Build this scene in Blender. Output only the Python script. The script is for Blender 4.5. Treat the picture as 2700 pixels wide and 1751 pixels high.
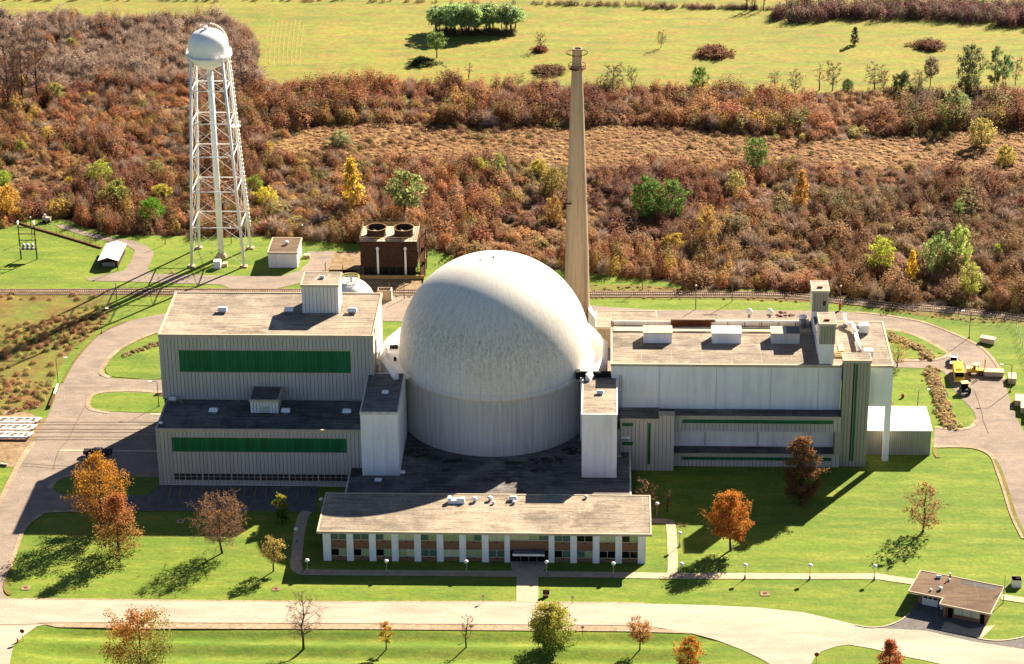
import bpy, bmesh, math, random
import numpy as np
from mathutils import Matrix, Vector
for o in list(bpy.data.objects): bpy.data.objects.remove(o)
scene = bpy.context.scene
COL = scene.collection
random.seed(7)
R_ = math.radians
# ------------------------------------------------------------------ camera
FPX, PIT, ROLL, YAW = 6496.4, .419856, -.0108379, .0414519      # solved from the photograph's vertical, cross and depth lines
PW, PH = 2700., 1751.
CAM = np.array([26.0, -527.5, 262.0])                            # metres; origin = ground under the dome's axis
_cy, _sy, _cp, _sp = math.cos(YAW), math.sin(YAW), math.cos(PIT), math.sin(PIT)
FW = np.array([-_sy*_cp, _cy*_cp, -_sp]); _r = np.array([_cy, _sy, 0.]); _u = np.cross(_r, FW)
RT = _r*math.cos(ROLL)+_u*math.sin(ROLL); UP = -_r*math.sin(ROLL)+_u*math.cos(ROLL)
cd = bpy.data.cameras.new('camera'); cam = bpy.data.objects.new('camera', cd); COL.objects.link(cam)
cd.sensor_width = 36.0; cd.lens = FPX/PW*36.0; cd.clip_start = 5; cd.clip_end = 9000
cam.matrix_world = Matrix(((RT[0], UP[0], -FW[0], CAM[0]), (RT[1], UP[1], -FW[1], CAM[1]), (RT[2], UP[2], -FW[2], CAM[2]), (0, 0, 0, 1)))
scene.camera = cam
# ------------------------------------------------------------------ sky, sun, exposure
SUNV = Vector((.905, 1.31, 1.0)).normalized()
ELEV = math.asin(SUNV.z); AZ = math.atan2(SUNV.x, SUNV.y)
w = bpy.data.worlds.new('World'); scene.world = w; w.use_nodes = True
wn = w.node_tree; sky = wn.nodes.new('ShaderNodeTexSky'); sky.sky_type = 'NISHITA'; sky.sun_disc = False
sky.dust_density = .3; sky.air_density = .42; sky.sun_elevation = ELEV; sky.sun_rotation = AZ
wn.links.new(sky.outputs[0], wn.nodes['Background'].inputs[0]); wn.nodes['Background'].inputs[1].default_value = 0.05
sd = bpy.data.lights.new('sun', 'SUN'); sd.energy = 5.0; sd.angle = R_(.5); sd.color = (1.0, .87, .70)
so = bpy.data.objects.new('sun', sd); COL.objects.link(so)
so.rotation_euler = SUNV.to_track_quat('Z', 'Y').to_euler(); so.location = (120, 180, 300)
vs = scene.view_settings; vs.view_transform = 'Standard'; vs.look = 'None'; vs.gamma = 1.0; vs.exposure = 1.9
scene.render.resolution_x = 1024; scene.render.resolution_y = 664
# ------------------------------------------------------------------ photo pixel -> place (a direction; the distance comes from the height z it stands on)
def ray(x, y): return FW + RT*(x-PW/2)/FPX - UP*(y-PH/2)/FPX
def G(x, y, z=0.): d = ray(x, y); return CAM + d*((z-CAM[2])/d[2])
def YP(x, y, Y): d = ray(x, y); return CAM + d*((Y-CAM[1])/d[1])
def PPM(p): return FPX/float((np.array(p, float)-CAM)@FW)          # photo pixels per metre at a place
def HT(bx, by, ty): b = G(bx, by); return float(YP(bx, ty, b[1])[2])
# ------------------------------------------------------------------ mesh helpers
class MB:
    def __init__(s): s.v = []; s.f = []
    def add(s, vs, fs):
        n = len(s.v); s.v.extend([tuple(map(float, p)) for p in vs]); s.f.extend([tuple(i+n for i in f) for f in fs]); return s
    def box(s, x0, x1, y0, y1, z0, z1):
        return s.add([(x0,y0,z0),(x1,y0,z0),(x1,y1,z0),(x0,y1,z0),(x0,y0,z1),(x1,y0,z1),(x1,y1,z1),(x0,y1,z1)],
                     [(0,3,2,1),(4,5,6,7),(0,1,5,4),(1,2,6,5),(2,3,7,6),(3,0,4,7)])
    def tube(s, a, b, r0, r1=None, n=6, cap=True):
        a = Vector(a); b = Vector(b); r1 = r0 if r1 is None else r1; d = (b-a)
        if d.length < 1e-6: return s
        d.normalize(); u = d.orthogonal().normalized(); v = d.cross(u)
        vs = [a+(u*math.cos(t)+v*math.sin(t))*r0 for t in [2*math.pi*i/n for i in range(n)]]
        vs += [b+(u*math.cos(t)+v*math.sin(t))*r1 for t in [2*math.pi*i/n for i in range(n)]]
        fs = [(i, (i+1) % n, n+(i+1) % n, n+i) for i in range(n)]
        if cap: fs += [tuple(range(n-1, -1, -1)), tuple(range(n, 2*n))]
        return s.add(vs, fs)
    def path(s, pts, r, n=6):
        for a, b in zip(pts, pts[1:]): s.tube(a, b, r, r, n)
        return s
    def beam(s, a, b, w, h=None):
        a = Vector(a); b = Vector(b); h = w if h is None else h; d = (b-a).normalized()
        u = d.cross(Vector((0, 0, 1))); u = Vector((1, 0, 0)) if u.length < 1e-3 else u.normalized(); v = u.cross(d)
        vs = [p+u*i*w/2+v*j*h/2 for p in (a, b) for i, j in ((-1,-1),(1,-1),(1,1),(-1,1))]
        return s.add(vs, [(0,1,2,3),(7,6,5,4),(0,4,5,1),(1,5,6,2),(2,6,7,3),(3,7,4,0)])
    def lathe(s, prof, n=32, cx=0, cy=0, a0=0., a1=2*math.pi):
        full = abs(a1-a0-2*math.pi) < 1e-6; m = n if full else n+1
        vs = [(cx+r*math.cos(a0+(a1-a0)*i/n), cy+r*math.sin(a0+(a1-a0)*i/n), z) for r, z in prof for i in range(m)]
        fs = [(k*m+i, k*m+(i+1) % m, (k+1)*m+(i+1) % m, (k+1)*m+i) for k in range(len(prof)-1) for i in range(n)]
        return s.add(vs, fs)
    def prism(s, pts, z0, z1):
        n = len(pts); vs = [(p[0], p[1], z0) for p in pts]+[(p[0], p[1], z1) for p in pts]
        return s.add(vs, [tuple(range(n-1, -1, -1)), tuple(range(n, 2*n))]+[(i, (i+1) % n, n+(i+1) % n, n+i) for i in range(n)])
    def sheet(s, pts, z): return s.add([(p[0], p[1], z) for p in pts], [tuple(range(len(pts)))])
    def mesh(s, name, mat=None, smooth=False):
        me = bpy.data.meshes.new(name); me.from_pydata(s.v, [], s.f); me.update()
        if mat: me.materials.append(mat)
        if smooth: me.polygons.foreach_set('use_smooth', [True]*len(me.polygons))
        return me
    def build(s, name, mat, parent=None, smooth=False, loc=(0, 0, 0)):
        return link(name, s.mesh(name, mat, smooth), parent, loc)
def link(name, me, parent=None, loc=(0, 0, 0)):
    o = bpy.data.objects.new(name, me); COL.objects.link(o); o.location = loc
    if parent is not None: o.parent = parent
    return o
def tag(o, label=None, cat=None, group=None, kind=None):
    if label: o['label'] = label
    if cat: o['category'] = cat
    if group: o['group'] = group
    if kind: o['kind'] = kind
    return o
def thing(name, label, cat, loc=(0, 0, 0), group=None, rz=0.):
    o = bpy.data.objects.new(name, None); COL.objects.link(o); o.location = loc; o.rotation_euler.z = rz; o.empty_display_size = .5
    return tag(o, label, cat, group)
def copy_tree(o, parent=None):
    c = o.copy(); COL.objects.link(c); c.parent = parent
    for ch in list(o.children): copy_tree(ch, c)
    return c
def poly_up(pts):     # counter-clockwise
    a = sum(p[0]*q[1]-q[0]*p[1] for p, q in zip(pts, pts[1:]+pts[:1]))
    return pts if a > 0 else pts[::-1]
def px(pts, z=0.): return [tuple(G(x, y, z)[:2]) for x, y in pts]
def smooth(pts, k=6, closed=False):
    P = [np.array(p, float) for p in pts]; n = len(P); out = []
    for i in range(n if closed else n-1):
        p0 = P[(i-1) % n] if closed or i > 0 else P[i]; p1 = P[i]; p2 = P[(i+1) % n]; p3 = P[(i+2) % n] if closed or i+2 < n else p2
        for j in range(k):
            t = j/k; out.append(tuple(.5*((2*p1)+(p2-p0)*t+(2*p0-5*p1+4*p2-p3)*t*t+(3*p1-p0-3*p2+p3)*t**3)))
    if not closed: out.append(tuple(P[-1]))
    return out
def ribbon(pts, width):
    P = [Vector((p[0], p[1], 0)) for p in pts]; L = []; Rr = []
    for i, p in enumerate(P):
        d = (P[min(i+1, len(P)-1)]-P[max(i-1, 0)]).normalized(); nrm = Vector((-d.y, d.x, 0))*width/2
        L.append(p+nrm); Rr.append(p-nrm)
    return [(p.x, p.y) for p in L], [(p.x, p.y) for p in Rr]
def ribbon_sheet(mb, pts, width, z, z1=None):
    L, Rr = ribbon(pts, width); n = len(L)
    if z1 is None:
        mb.add([(p[0], p[1], z) for p in Rr]+[(p[0], p[1], z) for p in L], [(i, i+1, n+i+1, n+i) for i in range(n-1)])
    else:
        vs = [(p[0], p[1], z) for p in Rr]+[(p[0], p[1], z) for p in L]+[(p[0], p[1], z1) for p in Rr]+[(p[0], p[1], z1) for p in L]
        fs = []
        for i in range(n-1): fs += [(2*n+i, 2*n+i+1, 3*n+i+1, 3*n+i), (i, i+1, 2*n+i+1, 2*n+i), (n+i+1, n+i, 3*n+i, 3*n+i+1)]
        mb.add(vs, fs)
    return mb
# ------------------------------------------------------------------ materials
def S(r, g, b, k=1.): return tuple(k*((c/255/12.92) if c/255 <= .04045 else ((c/255+.055)/1.055)**2.4) for c in (r, g, b))+(1.,)
class NT:
    def __init__(s, name):
        s.m = bpy.data.materials.new(name); s.m.use_nodes = True; s.t = s.m.node_tree; s.b = s.t.nodes['Principled BSDF']
        s.b.inputs['Specular IOR Level'].default_value = .25
    def n(s, kind, **kw):
        nd = s.t.nodes.new(kind)
        for k, v in kw.items():
            if k.startswith('i_'): nd.inputs[k[2:].replace('_', ' ')].default_value = v
            else: setattr(nd, k, v)
        return nd
    def l(s, a, b): s.t.links.new(a, b)
    def coords(s, kind='Object', scale=(1, 1, 1)):
        if kind == 'World': src = s.n('ShaderNodeNewGeometry').outputs['Position']
        else: src = s.n('ShaderNodeTexCoord').outputs[kind]
        mp = s.n('ShaderNodeMapping'); mp.inputs['Scale'].default_value = scale; s.l(src, mp.inputs[0]); return mp.outputs[0]
    def noise(s, co, scale, detail=4, rough=.55, lo=.35, hi=.65):
        nz = s.n('ShaderNodeTexNoise'); nz.inputs['Scale'].default_value = scale; nz.inputs['Detail'].default_value = detail; nz.inputs['Roughness'].default_value = rough
        s.l(co, nz.inputs['Vector']); mr = s.n('ShaderNodeMapRange'); mr.inputs[1].default_value = lo; mr.inputs[2].default_value = hi
        s.l(nz.outputs[0], mr.inputs[0]); return mr.outputs[0]
    def mix(s, fac, a, b, mode='MIX'):
        mx = s.n('ShaderNodeMix'); mx.data_type = 'RGBA'; mx.blend_type = mode; mx.clamp_factor = True
        for v, i in ((fac, 0), (a, 6), (b, 7)):
            if isinstance(v, (int, float)): mx.inputs[i].default_value = v
            elif isinstance(v, tuple): mx.inputs[i].default_value = v
            else: s.l(v, mx.inputs[i])
        return mx.outputs[2]
    def math(s, op, a, b=0.):
        m = s.n('ShaderNodeMath'); m.operation = op
        for v, i in ((a, 0), (b, 1)):
            if isinstance(v, (int, float)): m.inputs[i].default_value = v
            else: s.l(v, m.inputs[i])
        return m.outputs[0]
    def bump(s, h, strength=.3, dist=.1):
        bp = s.n('ShaderNodeBump'); bp.inputs['Strength'].default_value = strength; bp.inputs['Distance'].default_value = dist
        s.l(h, bp.inputs['Height']); s.l(bp.outputs[0], s.b.inputs['Normal'])
    def out(s, col, rough=.9):
        if isinstance(col, tuple): s.b.inputs['Base Color'].default_value = col
        else: s.l(col, s.b.inputs['Base Color'])
        s.b.inputs['Roughness'].default_value = rough; return s.m
def plain(name, c, rough=.8, var=.25, scale=1.5, metal=0.):
    t = NT(name); f = t.noise(t.coords('Object'), scale, 5); c2 = tuple(v*(1-var) for v in c[:3])+(1.,)
    t.b.inputs['Metallic'].default_value = metal
    return t.out(t.mix(f, c2, c), rough)
def patchy(name, c1, c2, c3, s1, s2, st=(1, 1, 1), rough=.95, fine=None, kind='World', bump=.0, lo=.38, hi=.62):
    t = NT(name); co = t.coords(kind, st)
    a = t.noise(co, s1, 5, .6, lo, hi); b = t.noise(co, s2, 6, .65, .36, .66)
    col = t.mix(b, t.mix(a, c1, c2), c3); 
    if fine:
        g = t.noise(co, fine, 3, .7, .3, .7); col = t.mix(t.math('MULTIPLY', g, .35), col, tuple(v*.45 for v in c1[:3])+(1.,))
        if bump: t.bump(g, bump, .15)
    return t.out(col, rough)
def streaky(name, base, dirt, amt=.5, freq=1.1, rough=.85, big=.08):
    t = NT(name); co = t.coords('World', (freq, freq, .06)); a = t.noise(co, 1.0, 6, .65, .42, .75)
    b = t.noise(t.coords('World'), big, 4, .5, .35, .7); f = t.math('MULTIPLY', t.math('MULTIPLY', a, t.math('ADD', b, .35)), amt)
    g = t.noise(t.coords('World'), 2.2, 3, .6, .3, .7); col = t.mix(f, base, dirt)
    col = t.mix(t.math('MULTIPLY', g, .12), col, dirt); return t.out(col, rough)
M = {}
def ground_mat(name, cols, s1, s2, s3, fine, st=(1, 1, 1), fine_amt=.5, dark=None, stripes=0., rough=.95):
    t = NT(name); co = t.coords('World', st); c1, c2, c3, c4 = cols
    col = t.mix(t.noise(co, s1, 5, .6, .36, .64), c1, c2); col = t.mix(t.noise(t.coords('World', st), s2, 6, .68, .42, .68), col, c3)
    off = t.n('ShaderNodeMapping'); off.inputs['Location'].default_value = (37., 11., 5.); t.l(co, off.inputs[0])
    col = t.mix(t.math('MULTIPLY', t.noise(off.outputs[0], s3, 6, .7, .50, .72), .8), col, c4)
    if stripes:
        sp = t.n('ShaderNodeSeparateXYZ'); t.l(t.coords('World'), sp.inputs[0]); wob = t.noise(t.coords('World'), .03, 2, .5, 0, 1)
        sw = t.math('SINE', t.math('ADD', t.math('MULTIPLY', sp.outputs[1], stripes), t.math('MULTIPLY', wob, 3.)))
        col = t.mix(t.math('MULTIPLY', t.math('ADD', t.math('MULTIPLY', sw, .5), .5), .22), col, c2)
    d = dark or tuple(v*.35 for v in c1[:3])+(1.,)
    f1 = t.noise(t.coords('World'), fine, 4, .75, .38, .68); f2 = t.noise(t.coords('World', (1, 1.5, 1)), fine*.28, 4, .7, .40, .68)
    col = t.mix(t.math('MULTIPLY', f1, fine_amt), col, d); col = t.mix(t.math('MULTIPLY', f2, fine_amt*.6), col, d)
    t.bump(f1, .35, .12); return t.out(col, rough)
M['field'] = ground_mat('field_grass', (S(172,174,66,.62), S(144,160,58,.58), S(188,148,78,.60), S(108,138,62,.53)), .012, .075, .06, .5, (1, 3.0, 1), .55)
M['lawn'] = ground_mat('lawn_grass', (S(138,164,44,.64), S(110,146,36,.58), S(168,174,66,.64), S(98,132,40,.53)), .03, .14, .07, 1.0, (.45, 2.0, 1), .52, stripes=.9)
M['dry_track'] = ground_mat('dry_track', (S(184,180,82,.62), S(166,170,72,.6), S(190,166,88,.6), S(150,156,70,.58)), .1, .4, .2, .6)
M['rough_lawn'] = ground_mat('rough_grass', (S(134,150,50,.58), S(172,132,66,.58), S(140,96,56,.55), S(150,158,64,.58)), .06, .16, .09, .8, (1, 1.2, 1), .5)
M['scrub_ground'] = ground_mat('scrub_soil', (S(110,76,48,.42), S(94,66,42,.42), S(132,104,58,.46), S(96,92,46,.42)), .03, .3, .08, 1.2, (1, 1, 1), .6)
M['meadow'] = ground_mat('dry_meadow', (S(176,124,66,.52), S(146,96,56,.46), S(198,152,82,.55), S(140,116,58,.46)), .035, .16, .06, .7, (1, 1.8, 1), .55)
M['road'] = ground_mat('pale_asphalt', (S(214,196,172,.66), S(198,181,159,.62), S(220,202,178,.68), S(186,170,150,.58)), .05, .3, .12, 2.6, (.35, 1.6, 1), .13, S(150,132,114,.55))
M['old_road'] = ground_mat('worn_asphalt', (S(190,170,152,.52), S(174,157,140,.48), S(198,178,158,.54), S(154,141,130,.44)), .05, .35, .16, 2.0, (.6, 1.2, 1), .22, S(124,108,92,.5))
M['shoulder'] = ground_mat('gravel_shoulder', (S(220,196,166,.66), S(200,174,142,.62), S(182,154,116,.58), S(160,140,100,.55)), .12, .7, .3, 2.5, (1, 1, 1), .3, S(120,98,70,.5))
M['path'] = ground_mat('concrete_path', (S(232,208,172,.70), S(220,196,162,.68), S(210,186,152,.66), S(196,174,142,.62)), .15, .8, .3, 1.8, (1, 1, 1), .2, S(140,120,96,.5))
M['bare_earth'] = ground_mat('bare_earth', (S(212,184,144,.58), S(184,152,110,.56), S(150,112,72,.5), S(140,130,80,.5)), .12, .6, .3, 1.6, (1, 1, 1), .4)
M['asphalt'] = ground_mat('dark_asphalt', (S(152,146,140,.46), S(136,132,128,.44), S(164,156,146,.5), S(124,120,118,.42)), .1, .6, .2, 2.0, (1, 1, 1), .3)
def roof_mat(name, c1, c2, c3, seam, light):
    t = NT(name); co = t.coords('World'); sp = t.n('ShaderNodeSeparateXYZ'); t.l(co, sp.inputs[0])
    wob = t.noise(t.coords('World', (.9, .9, .9)), .5, 4, .7, 0, 1)
    a = t.noise(t.coords('World', (.45, 1.2, 1)), .30, 7, .75, .36, .66); b = t.noise(co, .06, 5, .65, .40, .62)
    col = t.mix(b, t.mix(a, c1, c2), c3)
    st = t.noise(t.coords('World', (.22, 2.4, 1)), .55, 6, .78, .47, .60); col = t.mix(t.math('MULTIPLY', st, .52), col, seam)      # lapped felt edges
    li = t.noise(t.coords('World', (.8, .8, 1)), .16, 5, .7, .54, .70); col = t.mix(t.math('MULTIPLY', li, .5), col, light)          # bleached patches
    yy = t.math('FRACT', t.math('ADD', t.math('MULTIPLY', sp.outputs[1], .92), t.math('MULTIPLY', wob, .5)))
    sf = t.math('MULTIPLY', t.math('LESS_THAN', yy, .16), t.noise(t.coords('World', (.3, 1, 1)), .6, 3, .6, .46, .58)); col = t.mix(t.math('MULTIPLY', sf, .38), col, seam)
    xx = t.math('FRACT', t.math('ADD', t.math('MULTIPLY', sp.outputs[0], .145), t.math('MULTIPLY', wob, .05)))
    xf = t.math('MULTIPLY', t.math('LESS_THAN', xx, .03), t.noise(t.coords('World', (1, .25, 1)), .4, 3, .6, .44, .56)); col = t.mix(t.math('MULTIPLY', xf, .25), col, light)
    stn = t.noise(t.coords('World', (.7, .9, 1)), .11, 6, .75, .53, .66); col = t.mix(t.math('MULTIPLY', stn, .65), col, seam); fine = t.noise(co, 1.5, 5, .8, .36, .66); col = t.mix(t.math('MULTIPLY', fine, .42), col, seam); return t.out(col, .92)
M['roof'] = roof_mat('tan_built_up_roof', S(200,182,158,.58), S(166,152,134,.52), S(216,196,170,.62), S(104,92,78,.46), S(240,222,194,.70))
M['tar_roof'] = roof_mat('tar_roof', S(164,158,152,.46), S(122,120,118,.40), S(184,174,164,.52), S(54,52,50,.4), S(206,196,186,.58))
M['brown_roof'] = roof_mat('brown_gravel_roof', S(150,120,94,.52), S(130,102,78,.5), S(166,138,108,.54), S(84,66,50,.45), S(180,156,130,.55))
def siding_mat(name, c, var=.12):
    t = NT(name); oi = t.n('ShaderNodeObjectInfo'); a = t.noise(t.coords('World', (1.5, 1.5, .08)), 1, 5, .6, .35, .75)
    d = tuple(v*(1-var*2.2) for v in c[:3])+(1.,); col = t.mix(t.math('MULTIPLY', oi.outputs['Random'], .5), c, d); col = t.mix(t.math('MULTIPLY', a, .45), col, d)
    return t.out(col, .6)
M['siding'] = siding_mat('greige_siding', S(222,212,198,.72))
M['siding_cool'] = siding_mat('olive_siding', S(206,196,172,.62))
M['white_siding'] = siding_mat('white_siding', S(240,236,228,.8), .07)
M['seam'] = plain('dark_seam', S(92,86,78,.5), .9)
def green_mat():
    t = NT('green_fibreglass'); oi = t.n('ShaderNodeObjectInfo'); a = t.noise(t.coords('World', (3, 3, .12)), 1, 5, .7, .35, .7)
    col = t.mix(oi.outputs['Random'], S(34,128,80,.74), S(26,112,66,.68)); col = t.mix(t.math('MULTIPLY', a, .6), col, S(14,92,50,.65)); return t.out(col, .45)
M['green'] = green_mat()
M['white_wall'] = streaky('white_painted_concrete', S(246,243,238,.93), S(160,150,134,.8), .36, .7, big=.16)
M['concrete'] = streaky('grey_concrete', S(228,222,214,.84), S(150,140,130,.7), .5, 1.6, big=.05)
M['drum'] = streaky('ribbed_drum_concrete', S(226,219,208,.84), S(146,136,124,.68), .6, 2.2, big=.05)
M['stack'] = streaky('tan_concrete', S(204,178,146,.62), S(140,116,90,.54), .8, 1.3, big=.06)
M['white_paint'] = plain('white_paint', S(248,245,238,.92), .5, .10, .4)
M['cream'] = plain('cream_trim', S(226,206,176,.66), .8, .15, .8)
M['steel'] = plain('galvanised_steel', S(176,178,182,.6), .45, .25, 1.2, .35)
M['dark'] = plain('black_rubber', S(36,34,34,.6), .8, .3)
M['glass_dark'] = plain('dark_window_glass', S(22,26,30,.6), .12, .3)
M['glass_green'] = plain('green_blind_window', S(170,190,130,.85), .25, .25, .6)
M['glass_teal'] = plain('teal_blind_window', S(104,134,116,.7), .22, .3, .6)
M['glass_pale'] = plain('pale_blind_window', S(204,210,168,.9), .3, .18, .6)
M['rust'] = plain('rusty_steel', S(142,82,48,.5), .9, .4, 1.5)
M['brown_wood'] = plain('weathered_brown_board', S(112,78,58,.40), .95, .4, 1.0)
M['tan_wood'] = plain('tan_timber', S(206,168,110,.55), .9, .25, 1.0)
M['pole'] = plain('wooden_pole', S(170,146,118,.5), .9, .3, 1.0)
M['yellow'] = plain('yellow_paint', S(240,190,30,.8), .45, .2, .8)
M['pale_yellow'] = plain('pale_yellow_paint', S(250,232,150,.8), .5, .12, .8)
M['red'] = plain('red_paint', S(190,40,30,.7), .5, .2)
M['stop_red'] = plain('dark_red_sign', S(150,34,34,.6), .5, .15)
M['rail'] = plain('rusty_rail', S(120,78,58,.5), .7, .3, .8)
M['sleeper'] = plain('bleached_sleeper', S(226,200,170,.62), .95, .5, .5)
M['ballast'] = patchy('ballast', S(168,140,112,.5), S(140,112,86,.5), S(190,166,138,.5), .2, 1.2, fine=3.0)
M['line'] = plain('yellow_line_paint', S(210,170,70,.7), .8, .3, 2)
M['crack'] = plain('tar_crack', S(150,128,108,.5), .9, .3)
def brick_mat():
    t = NT('brown_brick'); br = t.n('ShaderNodeTexBrick'); co = t.coords('Object', (1, 1, 1))
    sp = t.n('ShaderNodeSeparateXYZ'); t.l(co, sp.inputs[0]); cb = t.n('ShaderNodeCombineXYZ'); t.l(sp.outputs[0], cb.inputs[0]); t.l(sp.outputs[2], cb.inputs[1])
    t.l(cb.outputs[0], br.inputs['Vector']); br.inputs['Scale'].default_value = 3.2
    br.inputs['Color1'].default_value = S(180,128,88,.6); br.inputs['Color2'].default_value = S(150,104,72,.55); br.inputs['Mortar'].default_value = S(190,160,130,.5)
    br.inputs['Mortar Size'].default_value = .018
    return t.out(br.outputs[0], .9)
M['brick'] = brick_mat()
def dome_mat():
    t = NT('weathered_white_dome'); co = t.coords('Object'); sp = t.n('ShaderNodeSeparateXYZ'); t.l(co, sp.inputs[0]); x, y, z = sp.outputs
    ang = t.math('ARCTAN2', x, t.math('MULTIPLY', y, -1.)); cb = t.n('ShaderNodeCombineXYZ'); t.l(t.math('MULTIPLY', ang, 7.), cb.inputs[0]); t.l(t.math('MULTIPLY', z, .05), cb.inputs[1])
    st = t.noise(cb.outputs[0], 5.0, 8, .8, .46, .66)                      # rain streaks down the meridians
    cb2 = t.n('ShaderNodeCombineXYZ'); t.l(t.math('MULTIPLY', ang, 7.), cb2.inputs[0]); t.l(t.math('MULTIPLY', z, .16), cb2.inputs[1])
    mot = t.noise(cb2.outputs[0], 5.5, 8, .85, .49, .60)                     # mottled algae
    big = t.noise(co, .055, 4, .6, .38, .62)
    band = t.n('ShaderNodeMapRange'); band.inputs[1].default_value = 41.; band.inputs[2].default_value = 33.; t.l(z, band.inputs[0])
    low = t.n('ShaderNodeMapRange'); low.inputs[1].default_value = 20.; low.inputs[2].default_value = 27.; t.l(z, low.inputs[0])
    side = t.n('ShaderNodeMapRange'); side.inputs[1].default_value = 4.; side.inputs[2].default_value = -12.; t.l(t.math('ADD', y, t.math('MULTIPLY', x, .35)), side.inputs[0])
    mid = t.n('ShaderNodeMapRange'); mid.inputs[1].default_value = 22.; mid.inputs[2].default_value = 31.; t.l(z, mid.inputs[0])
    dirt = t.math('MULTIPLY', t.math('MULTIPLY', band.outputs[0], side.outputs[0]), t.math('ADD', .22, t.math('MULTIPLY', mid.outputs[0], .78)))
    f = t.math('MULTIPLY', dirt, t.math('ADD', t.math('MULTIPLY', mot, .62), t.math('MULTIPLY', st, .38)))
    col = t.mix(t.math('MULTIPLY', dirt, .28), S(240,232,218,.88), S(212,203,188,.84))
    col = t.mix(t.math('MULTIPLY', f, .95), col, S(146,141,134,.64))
    col = t.mix(t.math('MULTIPLY', t.math('MULTIPLY', st, big), .45), col, S(190,174,146,.74))
    rib = t.math('LESS_THAN', t.math('FRACT', t.math('MULTIPLY', ang, 9.55)), .05); col = t.mix(t.math('MULTIPLY', rib, .35), col, S(150,144,134,.7))
    fs = t.noise(cb2.outputs[0], 16., 5, .8, .5, .62); col = t.mix(t.math('MULTIPLY', fs, .30), col, S(150,144,134,.68))
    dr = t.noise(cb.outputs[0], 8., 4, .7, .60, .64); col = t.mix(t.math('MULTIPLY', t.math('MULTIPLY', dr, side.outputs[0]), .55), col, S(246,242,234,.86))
    return t.out(col, .75)
M['dome'] = dome_mat()
def leaf_mat(name, instancer=False):
    t = NT(name); at = t.n('ShaderNodeAttribute', attribute_name='lcol'); 
    if instancer: oc = t.n('ShaderNodeAttribute', attribute_name='icol'); oc.attribute_type = 'INSTANCER'; tint = oc.outputs['Color']
    else: tint = t.n('ShaderNodeObjectInfo').outputs['Color']
    col = t.mix(1., at.outputs['Color'], tint, 'MULTIPLY'); t.l(col, t.b.inputs['Base Color']); t.b.inputs['Roughness'].default_value = .8
    tr = t.n('ShaderNodeBsdfTranslucent'); t.l(col, tr.inputs[0]); ms = t.n('ShaderNodeMixShader'); ms.inputs[0].default_value = .25 if instancer else .5
    t.l(t.b.outputs[0], ms.inputs[1]); t.l(tr.outputs[0], ms.inputs[2]); t.l(ms.outputs[0], t.t.nodes['Material Output'].inputs[0]); return t.m
M['leaf'] = leaf_mat('tree_leaves'); M['bushleaf'] = leaf_mat('brush_leaves', True)
M['bark'] = plain('bark', S(104,80,62,.45), .95, .4, 2.0)
M['twig'] = plain('bare_twigs', S(176,136,110,.6), .95, .35, 2.0)
# ================================================================== GROUND
def struct(name, mb, mat, parent=None, kind='structure', loc=(0,0,0)):
    o = mb.build(name, mat, parent, loc=loc)
    if parent is None: o['kind'] = kind
    return o
YV = float(G(1000, 1625)[1])                                     # south of the front road the verge dips into two shallow swales
struct('ground', MB().sheet([(-4000,YV),(4000,YV),(4000,5000),(-4000,5000)], 0.), M['field'])
_vy = [float(G(1000, q)[1]) for q in (2400, 1800, 1750, 1728, 1702, 1684, 1663)]; _vz = [-.1, -.3, -.35, -1.15, -.1, -.95, .1]
def verge_z(x, y):
    z = float(np.interp(y, _vy, _vz)); k = min(1., max(0., (50.-x)/14.))*min(1., max(0., (x+92.)/10.)); return .06*(1-k)+z*k if y < _vy[-1] else .06
def verge():
    xs = [-4000.]+list(np.linspace(-110, -70, 9))+list(np.linspace(-60, 30, 19))+list(np.linspace(34, 60, 9))+[4000.]
    ys = [-1500.]+list(np.linspace(_vy[0], _vy[1], 6)[1:])+list(np.linspace(_vy[1], _vy[-1], 34)[1:])+[YV+.02]; m = MB(); n = len(xs)
    def sm(x, y): return np.mean([verge_z(x, y+d) for d in (-.9, -.45, 0, .45, .9)])
    m.add([(x, y, sm(x, y) if y < YV else .05) for y in ys for x in xs], [(j*n+i, j*n+i+1, (j+1)*n+i+1, (j+1)*n+i) for j in range(len(ys)-1) for i in range(n-1)]); return m
SCRUB_LOW = [(-260,640),(0,606),(39,585),(97,574),(155,575),(202,590),(253,608),(296,620),(500,623),(700,625),(827,636),(949,644),(1117,648),(1180,672),(1300,690),(1487,715),(1600,725),(1747,742),(1850,766),(1938,763),(2129,768),(2300,797),(2359,804),(2541,812),(2700,830),(2960,866)]
SCRUB_TOP = [(2960,240),(2700,252),(2500,248),(2300,240),(2150,248),(2000,255),(1850,246),(1700,238),(1550,240),(1400,236),(1250,232),(1100,226),(1000,228),(900,232),(800,232),(700,226),(668,196),(684,150),(650,92),(600,56),(560,44),(480,56),(420,46),(330,70),(280,62),(200,50),(120,34),(60,50),(0,40),(-260,60)]
scrub_px = SCRUB_LOW+SCRUB_TOP
struct('scrub_ground', MB().sheet(poly_up(px(scrub_px)), .02), M['scrub_ground'])
meadow_px = [(850,332),(1000,322),(1100,325),(1300,335),(1500,335),(1700,330),(1900,345),(2050,362),(2150,372),(2300,366),(2450,352),(2600,340),(2960,322),(2960,500),(2700,470),(2500,455),(2250,448),(2000,440),(1900,452),(1700,440),(1550,450),(1400,440),(1250,430),(1100,420),(950,430),(850,412),(760,430),(700,420),(720,372),(800,345)]
struct('dry_meadow', MB().sheet(poly_up(smooth(px(meadow_px), 4, True)), .04), M['meadow'])
lawn_px = SCRUB_LOW+[(2960,1625),(-260,1625)]
vo = verge().build('grass_verge', M['lawn'], smooth=True); vo['kind'] = 'structure'
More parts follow.
